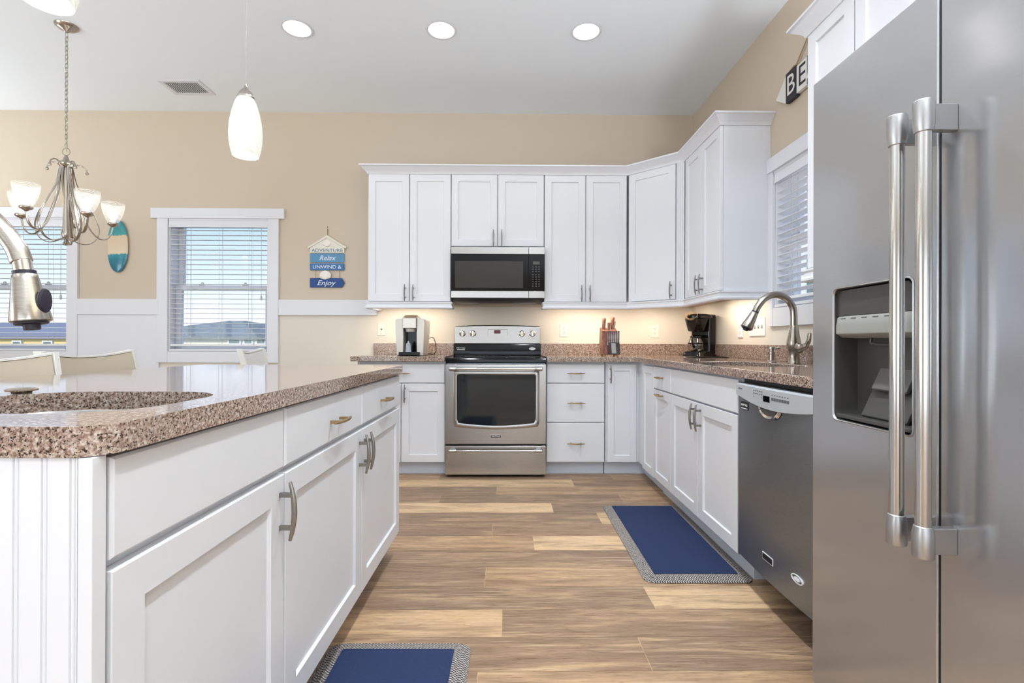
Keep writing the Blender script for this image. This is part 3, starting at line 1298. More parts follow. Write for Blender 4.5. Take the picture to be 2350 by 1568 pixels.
def beadboard(name, parent, length, z0, z1, pitch, loc, rz):
    """local x 0..length, face at y=0"""
    b = nb()
    prof = [(0, .0)]
    k = int((length - .02) / pitch)
    for q in range(k, -1, -1):
        x = length - .0 - pitch * q - .006
        if x < .012 or x > length - .005:
            continue
        prof += [(x - .0045, 0), (x - .0032, .003), (x - .0018, .0004), (x, -.0004), (x + .0018, .0004), (x + .0032, .003), (x + .0045, 0)]
    prof.append((length, 0))
    ring = prof + [(length, .016), (0, .016)]
    loft(b, [[(u, v, z0) for u, v in ring], [(u, v, z1) for u, v in ring]])
    return isl_place(finish(b, name, M['white'], parent, smooth=25), loc[0], loc[1], rz)


beadboard('end_panel', ip, .575, .10, .864, .0368, (-.608, .004, 0), 0)
isl_place(bx('corner_post', M['white'], ip, -.0325, -.0135, .004, .026, .10, .864, .001), 0, 0, 0)
beadboard('back_panel', ip, .537, .10, .864, .0368, (-.625, .537, 0), R(-90))
isl_place(bx('base_board', M['toe'], ip, -.60, -.10, .04, .06, .001, .10), 0, 0, 0)
ip = far_isl
near_inv = (Matrix.Translation((x2_, y2_, 0)) @ Matrix.Rotation(rzI, 4, 'Z')).inverted()
beadboard('back_panel', ip, 1.173, .10, .864, .0368, (-.625, 1.712, 0), R(-90))
isl_place(bx('end_board', M['white'], ip, -.60, -.034, 1.711, 1.7145, .10, .864), 0, 0, 0)

# ============================================================ range
rg = thing('range', 'stainless steel electric range with black cooktop and four knobs on its backguard', 'range', (-.0785, 3.735, 0))
HW = .378
b = nb()
box(b, -HW + .004, HW - .004, .035, .64, .012, .868)
finish(b, 'body', M['dark_steel'], rg)
# cooktop: black glass slab with rolled front edge
b = nb()
prof = [(-.004, .858), (-.010, .864), (-.010, .886), (-.002, .896), (.60, .896), (.60, .858)]
loft(b, [[(-HW, y, z) for y, z in prof], [(HW, y, z) for y, z in prof]])
finish(b, 'cooktop', M['black'], rg, .002)
# oven door: steel frame round a dark window with a bowed lower edge
dz0, dz1 = .252, .849
wl_, wr_, wz0, wz1 = -.291, .300, .392, .775
win = [(wl_ + .01, wz1), (wr_ - .01, wz1), (wr_, wz1 - .01), (wr_, wz0 + .05)]
N = 12
for k in range(N + 1):
    t = k / N
    win.append((wr_ - .012 - (wr_ - wl_ - .024) * t, wz0 + .018 - .020 * math.sin(PI * t)))
win += [(wl_, wz0 + .05), (wl_, wz1 - .01)]
b = nb()
hole = [(x, z) for x, z in win]
slab_with_holes(b, [(-HW, dz0), (HW, dz0), (HW, dz1), (-HW, dz1)], [hole], -.028, 0)
for v in b.verts:
    x, y, z = v.co
    v.co = (x, -z - .0 if False else (z * -1.0) * -1.0, y)
door_r = finish(b, 'oven_door', M['steel'], rg, .004)
# raised surround
b = nb()
ring1 = [(x * 1.0, z) for x, z in win]


def scale_ring(ring, k):
    cx_ = sum(p[0] for p in ring) / len(ring)
    cz_ = (wz0 + wz1) / 2
    out = []
    for x, z in ring:
        out.append((x + math.copysign(k, x - cx_) * min(1, abs(x - cx_) / .2), z + math.copysign(k, z - cz_) * min(1, abs(z - cz_) / .1)))
    return out


r_out = scale_ring(win, .030)
r_mid = scale_ring(win, .014)
loft(b, [[(x, -.027, z) for x, z in r_out], [(x, -.034, z) for x, z in r_mid], [(x, -.030, z) for x, z in win], [(x, -.018, z) for x, z in win]], True, False, False)
finish(b, 'window_surround', M['steel'], door_r, smooth=50)
b = nb()
prism(b, scale_ring(win, .006), -.020, -.012, 'Y')
finish(b, 'oven_window', M['oven_glass'], door_r)


def bar_handle(parent, x0, x1, z, y, r=.0105):
    b = nb()
    tube(b, [(x0 + .01, y, z), (x1 - .01, y, z)], r, 16)
    h = finish(b, 'handle', M['bar'], parent, smooth=60)
    for x, s in ((x0, 1), (x1, -1)):
        b = nb()
        tube(b, [(x - s * .004, y, z), (x, y, z), (x + s * .05, y, z), (x + s * .054, y, z)], [r * 1.05, r * 1.45, r * 1.45, r * 1.2], 16)
        box(b, x + s * .004, x + s * .04, y, -.02, z - .012, z + .012)
        finish(b, 'handle_bracket', M['satin'], h, .002)
    return h


bar_handle(door_r, -HW + .035, HW - .035, .818, -.075)
# storage drawer
b = nb()
box(b, -HW, HW, -.022, .03, .020, .238)
dr = finish(b, 'storage_drawer', M['steel'], rg, .004)
bar_handle(dr, -HW + .035, HW - .035, .208, -.062, .0085)
b = nb()
box(b, -HW + .005, HW - .005, .0, .03, .238, .252)
finish(b, 'vent_gap', M['black_matte'], rg)
b = nb()
for x in (-.33, .33):
    for y in (.08, .58):
        lathe(b, [(.018, 0), (.018, .008), (.010, .012), (.010, .02)], (x, y, 0), 12)
finish(b, 'levelling_foot', M['black_matte'], rg)
# badge on the door
bd = bx('door_badge', M['chrome'], rg, -.038, .042, -.0305, -.027, .298, .322, .001)
bx('badge_plate', M['black_matte'], bd, -.035, .039, -.0312, -.0300, .301, .319)
text('lettering', 'MAYTAG', .014, M['white_print'], bd, (.002, -.0315, .310), sx=1.15)
# backguard
b = nb()
prof = [(.585, .893), (.585, 1.0), (.575, 1.005), (.590, 1.150), (.598, 1.158), (.640, 1.160), (.650, 1.15), (.650, .893)]
bow = []
for x, dz in ((-HW + .004, -.004), (-HW + .012, .0), (-.2, .006), (0, .008), (.2, .006), (HW - .012, .0), (HW - .004, -.004)):
    bow.append([(x, y, z + (dz if z > 1.1 else 0)) for y, z in prof])
loft(b, bow)
bg = finish(b, 'backguard', M['steel'], rg, .003)
b = nb()
prof = [(.575, .897), (.562, .905), (.560, .985), (.568, 1.003), (.60, 1.004), (.60, .897)]
loft(b, [[(x, y, z) for y, z in prof] for x in (-HW + .003, HW - .003)])
finish(b, 'black_band', M['black'], bg, .002)
for xk in (-.305, -.213, .214, .305):
    b = nb()
    mt = Matrix.Rotation(R(96), 4, 'X')
    lathe(b, [(.0285, 0), (.0285, .003), (.0245, .005), (.0225, .018), (.0205, .021), (.001, .022)], (xk, .583, 1.091), 24, mtx=mt)
    box(b, xk - .0045, xk + .0045, .549, .566, 1.068, 1.114)
    finish(b, 'knob', M['chrome'], bg, .0012)
    b = nb()
    for k in range(9):
        a = R(225 - 270 * k / 8)
        x = xk + .0335 * math.cos(a)
        z = 1.091 + .0335 * math.sin(a)
        yq = .5775 + (z - 1.005) * .1034
        box(b, x - .0011, x + .0011, yq - .001, yq + .002, z - .0011, z + .0011)
    finish(b, 'dial_marks', M['print'], bg)
yq = .583


def bgy(z):
    return .5765 + (z - 1.005) * .1034


b = nb()
for q in ((-.083, .087, 1.127, 1.128), (-.083, .087, 1.057, 1.058), (-.083, -.082, 1.057, 1.128), (.086, .087, 1.057, 1.128)):
    box(b, q[0], q[1], bgy(1.09) - .004, bgy(1.09) + .006, q[2], q[3])
for k in range(5):
    for j, zz in enumerate((1.108, 1.092, 1.072)):
        x = -.072 + .011 * k
        if k < 3 or zz < 1.08:
            box(b, x, x + .007, bgy(zz) - .0012, bgy(zz) + .002, zz, zz + .004)
            box(b, .080 - .011 * k - .007, .080 - .011 * k, bgy(zz) - .0012, bgy(zz) + .002, zz, zz + .004)
for k in range(5):
    box(b, -.022 + .011 * k, -.015 + .011 * k, bgy(1.07) - .0012, bgy(1.07) + .002, 1.068, 1.073)
finish(b, 'control_print', M['print'], bg)
bx('display', M['lcd'], bg, -.029, .027, bgy(1.107) - .004, bgy(1.107) + .004, 1.092, 1.122, .001)
text('lettering', 'MAYTAG', .017, M['white_print'], bg, (-.316, .5595, .965), sx=1.1)
bx('label_line', M['white_print'], bg, -.350, -.282, .5590, .5610, .948, .953)
b = nb()
lathe(b, [(.028, 0), (.028, .003), (.024, .0032), (.001, .0032)], (.303, .5612, .960), 28, mtx=Matrix.Rotation(R(90), 4, 'X') @ Matrix.Diagonal((1, .42, 1, 1)))
finish(b, 'oval_badge', M['white_print'], bg)
text('lettering', 'MAYTAG', .009, M['print'], bg, (.303, .5575, .960))
# burner rings printed on the glass
b = nb()
for x, y, r in ((-.19, .17, .10), (.19, .17, .115), (-.19, .44, .08), (.19, .44, .08)):
    n = 40
    for k in range(n):
        a0, a1 = 2 * PI * k / n, 2 * PI * (k + 1) / n
        f = [(x + q * math.cos(a), y + q * math.sin(a), .8964) for q, a in ((r, a0), (r, a1), (r - .003, a1), (r - .003, a0))]
        b.faces.new([b.verts.new(p) for p in f])
finish(b, 'burner_marks', M['print'], rg)

# ============================================================ microwave
mw = thing('microwave', 'stainless and black over-the-range microwave with keypad on its right', 'microwave', (-.0705, 4.0, 1.372))
HM = .3785
b = nb()
box(b, -HM + .002, HM - .002, .03, .395, .012, .417)
finish(b, 'body', M['black_matte'], mw, .002)
b = nb()
prof = [(.03, -.004), (.03, .012), (.385, .012), (.385, -.012), (.10, -.028)]
loft(b, [[(x, y, z) for y, z in prof] for x in (-HM + .01, HM - .01)])
finish(b, 'vent_base', M['black_matte'], mw, .002)
b = nb()
for x in (-.25, .22):
    box(b, x - .09, x + .09, .12, .26, -.0275, -.024)
finish(b, 'grease_filter', M['dark_steel'], mw)
XS = .250   # split between door and control panel
b = nb()
for x0, x1 in ((-HM, XS - .001), (XS + .001, HM)):
    box(b, x0, x1, 0, .03, .358, .416)
    box(b, x0, x1, 0, .03, .003, .058)
finish(b, 'steel_trim', M['steel'], mw, .002)
b = nb()
box(b, -HM, XS - .001, .001, .03, .058, .358)
do = finish(b, 'door', M['black'], mw, .001)
bx('door_window', M['mw_window'], do, -.347, .205, -.0005, .004, .083, .300, .001)
b = nb()
for q in ((-.31, .17, .262, .2635), (-.31, .17, .092, .0935), (-.31, -.3085, .092, .2635), (.1685, .17, .092, .2635)):
    box(b, q[0], q[1], -.0012, .001, q[2], q[3])
finish(b, 'window_line', M['black_matte'], do)
b = nb()
box(b, XS + .001, HM, .001, .03, .058, .358)
cp = finish(b, 'control_panel', M['black'], mw, .001)
bx('display', M['dgrey'], cp, .283, .338, -.0006, .002, .275, .300)
b = nb()
for r_ in range(9):
    z = .252 - .0185 * r_ - (0.008 if r_ > 2 else 0)
    for k in range(3):
        x = .276 + .025 * k
        box(b, x, x + .014, -.0008, .002, z, z + .0065)
finish(b, 'keys', M['dgrey'], cp)

# ============================================================ dishwasher (faces -x)
dw = thing('dishwasher', 'dark stainless dishwasher with a light grey control strip, between sink cabinet and refrigerator', 'dishwasher', (.985, 2.096, 0), R(-90))
DWW = .600
b = nb()
box(b, .003, DWW - .003, .055, .60, .09, .858)
finish(b, 'tub', M['black_matte'], dw)
b = nb()
box(b, .003, DWW - .003, .13, .15, .005, .10)
finish(b, 'kick_panel', M['black_matte'], dw)
# door: slightly bowed, pocket below the control strip
b = nb()
ys = []
rings = []
for k in range(9):
    t = k / 8
    x = .003 + (DWW - .006) * t
    bow_ = -.010 * math.sin(PI * t)
    rings.append([(x, .012 + bow_, .118), (x, .004 + bow_, .126), (x, .004 + bow_, .790), (x, .055, .790), (x, .055, .118)])
loft(b, rings)
dd = finish(b, 'door', M['dark_steel'], dw, smooth=30)
bx('door_edge', M['satin'], dd, .0005, .003, .004, .055, .118, .850)
# control strip with sagging lower edge
b = nb()
top, bot = [], []
for k in range(13):
    t = k / 12
    x = .001 + (DWW - .002) * t
    rings_y = -.006 - .012 * math.sin(PI * t)
    top.append((x, rings_y, .846))
    bot.append((x, rings_y, .796 - .030 * math.sin(PI * t)))
rg_ = []
for a_, c_ in zip(top, bot):
    rg_.append([(a_[0], .05, a_[2]), (a_[0], a_[1] + .006, a_[2] + .002), (a_[0], a_[1], a_[2] - .004), (c_[0], c_[1], c_[2] + .003), (c_[0], c_[1] + .006, c_[2]), (c_[0], .05, c_[2])])
loft(b, rg_)
cs = finish(b, 'control_strip', M['silver_plastic'], dw, smooth=40)
bx('top_gap', M['black_matte'], dw, .004, DWW - .004, .03, .30, .850, .866)


def dwy(x):
    return -.0065 - .012 * math.sin(PI * x / DWW)


bx('display', M['black'], cs, .246, .290, dwy(.268) - .0008, dwy(.268) + .006, .796, .818)
b = nb()
for k in range(5):
    for zz in (.829, .818, .806):
        x = .165 + .016 * k
        if zz > .81 or k in (0, 4):
            box(b, x, x + .009, dwy(x) - .0006, dwy(x) + .006, zz, zz + .003)
finish(b, 'program_print', M['print'], cs)
b = nb()
for k in range(7):
    x = .303 + .016 * k
    box(b, x, x + .012, dwy(x + .006) - .0008, dwy(x) + .006, .806, .816)
    box(b, x + .002, x + .009, dwy(x + .006) - .0006, dwy(x) + .006, .824, .827)
finish(b, 'option_buttons', M['print'], cs)
text('lettering', 'MAYTAG', .008, M['print'], cs, (.045, dwy(.045) - .0008, .826))
# pocket handle: half bowl under the strip
b = nb()
seg = []
cxp = .272
for k in range(15):
    a = PI + PI * k / 14
    seg.append((cxp + .072 * math.cos(a), .774 + .040 * math.sin(a)))
rim = [(x, dwy(x) + .004 - .001, z) for x, z in seg]
rimo = [(cxp + (x - cxp) * 1.10, dwy(x) + .010, .772 + (z - .772) * 1.12) for x, z in seg]
inn = [(cxp + (x - cxp) * .80, dwy(x) + .006, .772 + (z - .772) * .72) for x, z in seg]
loft(b, [rimo, rim, inn], False)
top_ = nb()
finish(b, 'pocket_rim', M['chrome'], dd, smooth=60)
b = nb()
prism(b, [(cxp + (x - cxp) * .82, .772 + (z - .772) * .74) for x, z in seg], dwy(cxp) + .0045, dwy(cxp) + .009, 'Y')
finish(b, 'pocket_recess', M['dgrey'], dd)
top_.free()
lb = bx('label', M['black_matte'], dd, .037, .097, -.0035, .004, .740, .772)
text('lettering', 'MAYTAG', .013, M['white_print'], lb, (.067, -.0040, .759))
bx('label_line', M['white_print'], lb, .042, .092, -.0038, .0, .744, .747)
bdg = bx('badge', M['white_print'], dd, .222, .295, -.0085, -.002, .197, .223)
bx('badge_plate', M['black_matte'], bdg, .2245, .2925, -.0092, -.004, .1995, .2205)
b = nb()
n = 36
for r0, r1, yy in ((1.0, .86, -.0075), (.50, .0, -.0075)):
    for k in range(n):
        a0, a1 = 2 * PI * k / n, 2 * PI * (k + 1) / n
        pts = [(.443 + .034 * q * math.cos(a), yy, .221 + .0135 * q * math.sin(a)) for q, a in ((r0, a0), (r0, a1), (max(r1, .001), a1), (max(r1, .001), a0))]
        lo = [(p[0], -.002, p[2]) for p in pts]
        loft(b, [lo, pts])
finish(b, 'oval_badge', M['white_print'], dd)

# ============================================================ refrigerator (faces -x)
fr = thing('refrigerator', 'large stainless side-by-side refrigerator with two long bar handles and a dispenser', 'refrigerator', (.882, 1.415, 0), R(-90))
FWD = .905
FSP = .4165  # width of the freezer door
b = nb()
box(b, .004, FWD - .004, .075, .77, .03, 1.745)
finish(b, 'cabinet_body', M['dgrey'], fr, .003)
b = nb()
box(b, .02, FWD - .02, .05, .10, .002, .055)
finish(b, 'base_grille', M['dgrey'], fr)
# freezer door with dispenser opening
DX0, DX1, DZ0, DZ1 = .090, .352, .812, 1.160
b = nb()
slab_with_holes(b, [(0, .045), (FSP - .003, .045), (FSP - .003, 1.760), (0, 1.760)], [rrect(DX0, DX1, DZ0, DZ1, .018, 5)], 0, .065)
for v in b.verts:
    x, y, z = v.co
    v.co = (x, z, y)
fd = finish(b, 'freezer_door', M['fridge'], fr, .004, 3)
b = nb()
box(b, FSP + .003, FWD, 0, .065, .045, 1.760)
rd = finish(b, 'refrigerator_door', M['fridge'], fr, .004, 3)
bx('door_gasket', M['dgrey'], fr, .01, FWD - .01, .064, .076, .05, 1.75)


def fridge_handle(parent, x, ya, zt, zb, r):
    b = nb()
    tube(b, [(x, ya, zb), (x, ya, zt)], r, 24)
    h = finish(b, 'handle', M['bar'], parent, smooth=60)
    for z, s, o_ in ((zt, -1, 'upper'), (zb, 1, 'lower')):
        b = nb()
        pf = [(r * 1.02, -.052), (r * 1.16, -.050), (r * 1.20, -.046), (r * 1.36, -.036), (r * 1.38, .006), (r * 1.30, .012), (.001, .013)]
        lathe(b, pf if s < 0 else [(q, -w_) for q, w_ in reversed(pf)], (x, ya, z), 28)
        box(b, x - r * .62, x + r * .62, ya, 0.0, z - (.048 if s < 0 else 0.004), z + (.004 if s < 0 else .048))
        finish(b, 'handle_mount', M['satin'], h, .002)
    return h


fridge_handle(fd, FSP - .031, -.062, 1.481, .606, .0135)
fridge_handle(rd, FSP + .035, -.062, 1.481, .606, .0135)
# dispenser: lined recess, grey panel, paddle, tray
b = nb()
rings = []
for inset, y in ((-.003, -.0008), (-.0005, -.0022), (.0012, .0), (.0016, .005)):
    rings.append([(x, y, z) for x, z in rrect(DX0 + inset, DX1 - inset, DZ0 + inset, DZ1 - inset, .016, 5)])
loft(b, rings, True, False, False)
finish(b, 'dispenser_trim', M['satin'], fd, smooth=50)
b = nb()
rings = [[(x, y, z) for x, z in rrect(DX0 + i, DX1 - i, DZ0 + i, DZ1 - i, max(.016, .03), 5)] for i, y in ((.0016, .003), (.003, .06), (.014, .145))]
loft(b, rings, True, False, True)
rc = finish(b, 'dispenser_recess', M['dgrey3'], fd, smooth=50)
b = nb()
prof = [(.012, 1.088), (.008, 1.083), (.004, 1.062), (.004, 1.040), (.020, 1.030), (.060, 1.028), (.060, 1.088)]
loft(b, [[(x, y, z) for y, z in prof] for x in (DX0 + .004, DX1 - .004)])
pn = finish(b, 'dispenser_panel', M['mgrey'], fd, .002)
bx('dispenser_screen', M['dgrey'], fd, DX0 + .003, DX1 - .003, .010, .014, 1.088, 1.155)
b = nb()
for k in range(6):
    x = DX0 + .020 + .038 * k
    box(b, x, x + .018, .0065, .0105, 1.0795, 1.0815)
finish(b, 'panel_print', M['print'], pn)
b = nb()
prism(b, [(.118, 1.03), (.026, .832), (.034, .826), (.132, 1.03)], DX0 + .067, DX1 - .050, 'X')
finish(b, 'dispenser_back', M['dgrey'], rc, .003)
b = nb()
prism(b, [(.098, 1.005), (.050, .900), (.044, .897), (.040, .902), (.090, 1.008)], DX0 + .085, DX1 - .068, 'X')
finish(b, 'paddle', M['dgrey2'], rc, .002)
b = nb()
tube(b, [(DX0 + .092, .035, 1.03), (DX0 + .092, .035, 1.016), (DX0 + .108, .045, 1.012), (DX0 + .15, .05, 1.012)], .0045, 10)
finish(b, 'spout', M['dgrey'], rc, .001)
bx('drip_tray', M['dgrey'], rc, DX0 + .006, DX1 - .006, .004, .09, DZ0 + .006, DZ0 + .016, .002)

# ============================================================ faucets


def faucet(name, label, base, path, head0, head1, hr, handle_dir, pr_=.0175, base_h=.0):
    root = thing('faucet', label, 'faucet', base)
    B = Vector(base)
    P = [Vector(p) - B for p in path]
    b = nb()
    tube(b, smooth_path(P, 8), pr_, 18)
    finish(b, 'spout', M['nickel'], root, smooth=60)
    b = nb()
    lathe(b, [(.030, 0), (.031, .004), (.027, .010), (.025, .05), (.029, .075), (.034, .095), (.034, .115), (.028, .145), (.021, .19), (pr_ * 1.02, .20)], (0, 0, 0), 28)
    finish(b, 'body', M['nickel'], root, smooth=60)
    h0, h1 = Vector(head0) - B, Vector(head1) - B
    ax = (h1 - h0)
    L = ax.length
    mt = ax.to_track_quat('Z', 'Y').to_matrix().to_4x4()
    b = nb()
    lathe(b, [(pr_ * .98, 0), (pr_ * .98, .002), (hr * .60, .004), (hr * .64, L * .12), (hr * .84, L * .6), (hr, L * .93), (hr * .98, L * .97), (hr * .80, L)], h0, 28, mtx=mt)
    hd = finish(b, 'spray_head', M['nickel'], root, smooth=50)
    b = nb()
    lathe(b, [(hr * .82, L * .985), (hr * .80, L + .002), (hr * .42, L + .003), (hr * .40, L + .011), (.001, L + .012)], h0, 24, mtx=mt)
    finish(b, 'nozzle', M['rubber'], hd, smooth=40)
    b = nb()
    lathe(b, [(pr_ * 1.03, -.003), (pr_ * 1.04, .003)], h0, 24, mtx=mt)
    finish(b, 'collar', M['rubber'], hd)
    # lever handle sweeping up
    hdv = Vector(handle_dir).normalized()
    b = nb()
    side = [Vector((0, 0, .095)) + hdv * .010, Vector((0, 0, .082)) + hdv * .050, Vector((0, 0, .095)) + hdv * .085,
            Vector((0, 0, .125)) + hdv * .105, Vector((0, 0, .160)) + hdv * .110]
    tube(b, smooth_path(side, 6), [.030] + [.024] * 6 + [.017] * 6 + [.012] * 6 + [.011] * 5 + [.008], 16, flat=(1, .8))
    finish(b, 'lever', M['nickel'], root, smooth=60)
    return root, hd, h0, mt, L


bs = (1.500, 2.565, CT1)
fx, fy = bs[0], bs[1]
faucet('faucet', 'tall gooseneck faucet at the corner sink by the kitchen window', bs,
       [(fx, fy, CT1 + .18), (fx, fy, 1.165), (fx - .010, fy, 1.212), (fx - .045, fy, 1.252), (fx - .098, fy, 1.268), (fx - .150, fy, 1.250), (fx - .185, fy, 1.212), (fx - .203, fy, 1.178)],
       (fx - .204, fy, 1.176), (fx - .250, fy, 1.092), .031, (.15, -1, 0))
bl = (-.985, .760, .905)
path = [(-.985, .760, 1.06), (-.985, .760, 1.14), (-.975, .765, 1.20), (-.935, .772, 1.245), (-.885, .780, 1.252), (-.842, .788, 1.232), (-.807, .794, 1.198), (-.785, .799, 1.165), (-.776, .8, 1.142)]
_, hd, h0, mt, L = faucet('faucet', 'brushed gooseneck faucet over the island bar sink, close to the camera at left', bl, path, (-.7715, .8, 1.124), (-.7600, .8, 1.044), .0262, (-.6, .5, 0), pr_=.0142)
b = nb()
tube(b, [Vector(p) - Vector(bl) for p in ((-.7765, .8, 1.146), (-.7715, .8, 1.122))], .0122, 20)
finish(b, 'swivel_joint', M['chrome'], hd, smooth=50)
b = nb()
lathe(b, [(.001, 0), (.009, .001), (.012, .006), (.011, .010), (.001, .012)], (0, 0, 0), 16, mtx=Matrix.Diagonal((1, 1, 1, 1)))
for v in b.verts:
    v.co = Vector((v.co.z + .0, v.co.y * .9, v.co.x * 1.7))
    v.co += h0 + (mt @ Vector((0, 0, L * .56))) + Vector((.019, 0, 0))
finish(b, 'spray_button', M['rubber'], hd, smooth=60)

sd = thing('soap_dispenser', 'small brushed soap pump between the coffee maker and the tall faucet', 'soap dispenser', (1.497, 2.775, CT1))
b = nb()
lathe(b, [(.024, 0), (.024, .004), (.016, .012), (.015, .045), (.018, .048), (.018, .060), (.012, .062), (.012, .074), (.021, .076), (.021, .086), (.001, .088)], (0, 0, 0), 20)
finish(b, 'pump_body', M['nickel'], sd, smooth=40)
b = nb()
tube(b, [(0, 0, .080), (.012, -.03, .078), (.020, -.055, .084)], .006, 10)
finish(b, 'pump_spout', M['nickel'], sd, smooth=60)
cpx = thing('sink_hole_cover', 'flat round metal button beside the island bar sink', 'cover', (-1.022, 1.055, .905))
b = nb()
lathe(b, [(.016, 0), (.017, .003), (.026, .005), (.027, .008), (.020, .011), (.001, .012)], (0, 0, 0), 28)
finish(b, 'cap', M['nickel'], cpx, smooth=40)

# ============================================================ recessed lights, vent, pendants, chandelier
LAB = ['leftmost of the three lit recessed lights in the ceiling', 'middle of the three lit recessed lights in the ceiling, above the range side',
       'rightmost of the three lit recessed lights in the ceiling']
rl0 = None
for i, (x, y) in enumerate(CANS_SEEN + CANS_ADDED):
    if i == 0:
        rl0 = thing('recessed_light', LAB[0], 'ceiling light', (x, y, ZC), 0, 'recessed ceiling lights')
        b = nb()
        lathe(b, [(.084, .0), (.098, -.001), (.100, -.003), (.096, -.005), (.088, -.006), (.084, -.004), (.083, .012)], (0, 0, 0), 40, False, False)
        finish(b, 'trim_ring', M['trim'], rl0, smooth=50)
        b = nb()
        lathe(b, [(.085, -.0035), (.085, -.0015), (.001, -.0015)], (0, 0, 0), 40, True, False)
        finish(b, 'diffuser', M['lamp'], rl0, smooth=50)
    elif i < 3:
        copy_tree(rl0, (x, y, ZC), label=LAB[i])
    else:
        copy_tree(rl0, (x, y, ZC), label='added recessed light in the unseen ceiling, lit to brighten the room')
b = nb()

cv = thing('ceiling_vent', 'white rectangular air vent with dark louvers in the ceiling', 'vent', (-2.565, 3.985, ZC))
b = nb()
slab_with_holes(b, [(-.165, -.115), (.165, -.115), (.165, .115), (-.165, .115)], [[(-.13, -.08), (.13, -.08), (.13, .08), (-.13, .08)]], -.006, -.0005)
finish(b, 'vent_frame', M['trim'], cv, .002)
bx('vent_duct', M['black_matte'], cv, -.13, .13, -.08, .08, -.0012, -.0004)
b = nb()
for k in range(15):
    x = -.124 + .0172 * k
    box(b, x, x + .0058, -.08, .08, -.0055, -.0022)
finish(b, 'louvers', M['trim'], cv)


def pendant(label, x, y, zb):
    root = thing('pendant_lamp', label, 'pendant lamp', (x, y, zb), 0, 'pendant lamps over the island')
    prof = [(.042, .0), (.0465, .012), (.0525, .045), (.0545, .075), (.0525, .11), (.0455, .15), (.0355, .185), (.027, .203)]
    b = nb()
    lathe(b, prof, (0, 0, 0), 40, False, False)
    g = finish(b, 'glass_shade', M['pendant_glass'], root, smooth=80)
    b = nb()
    lathe(b, [(.0275, .200), (.029, .204), (.026, .212), (.020, .224), (.012, .234), (.006, .240), (.006, .252), (.001, .253)], (0, 0, 0), 24)
    finish(b, 'socket_cap', M['nickel'], root, smooth=50)
    b = nb()
    tube(b, [(0, 0, .25), (0, 0, ZC - zb - .02)], .0028, 8)
    finish(b, 'cord', M['clear_cord'], root)
    b = nb()
    lathe(b, [(.001, -.028), (.02, -.026), (.055, -.012), (.062, -.002), (.062, -.0003)], (0, 0, ZC - zb), 28)
    finish(b, 'canopy', M['nickel'], root, smooth=50)
    b = nb()
    lathe(b, [(.001, .055), (.016, .062), (.024, .085), (.020, .11), (.012, .14), (.012, .19)], (0, 0, 0), 20, True, False)
    finish(b, 'bulb', M['bulb'], root, smooth=60)
    point('pendant_light', (x, y, zb - .012), PEND_POWER, (1, .98, .93), .03)
    return root


PEND_POWER = 1.2
pendant('white swirled glass pendant lamp hanging over the far half of the island', -.920, 1.75, 1.668)
pendant('white glass pendant lamp cut off by the top edge of the picture, nearest the camera', -.922, 1.0, 1.694)

# chandelier
CX, CY = -2.843, 3.22
ch = thing('chandelier', 'brushed nickel five-arm chandelier with swirled glass cups hanging on a chain', 'chandelier', (CX, CY, 1.63))
b = nb()
lathe(b, [(.001, -.045), (.010, -.043), (.016, -.034), (.045, -.022), (.062, -.008), (.064, -.0003)], (0, 0, ZC - 1.63), 32)
finish(b, 'canopy', M['nickel'], ch, smooth=50)
b = nb()
z = .632
k = 0
while z < ZC - 1.63 - .05:
    L = .030
    n = 14
    loop = []
    for q in range(n):
        a = 2 * PI * q / n
        u, v = .0085 * math.cos(a), (L / 2 + .004) * math.sin(a)
        loop.append((u, 0, z + L / 2 + v) if k % 2 == 0 else (0, u, z + L / 2 + v))
    loop.append(loop[0])
    tube(b, loop, .0017, 6, caps=False)
    z += .0285
    k += 1
finish(b, 'chain', M['nickel'], ch, smooth=60)
b = nb()
tube(b, [(.003 * math.cos(q * 1.1), .003 * math.sin(q * 1.1), .60 + q * .05) for q in range(16)], .0016, 6)
finish(b, 'lamp_wire', M['clear_cord'], ch)
b = nb()
loop = [(.024 * math.cos(2 * PI * q / 20), 0, .606 + .024 * math.sin(2 * PI * q / 20)) for q in range(21)]
tube(b, loop, .0028, 8, caps=False)
finish(b, 'hanging_ring', M['nickel'], ch, smooth=60)
b = nb()
lathe(b, [(.001, .0), (.010, .002), (.016, .014), (.010, .026), (.008, .04), (.018, .05), (.022, .08), (.016, .11), (.013, .3), (.020, .38), (.022, .43), (.017, .50), (.040, .515), (.046, .525), (.040, .535), (.018, .548), (.012, .570), (.006, .584), (.001, .586)], (0, 0, 0), 24)
finish(b, 'centre_column', M['nickel'], ch, smooth=50)
ZS = .166   # cup base height above the bottom
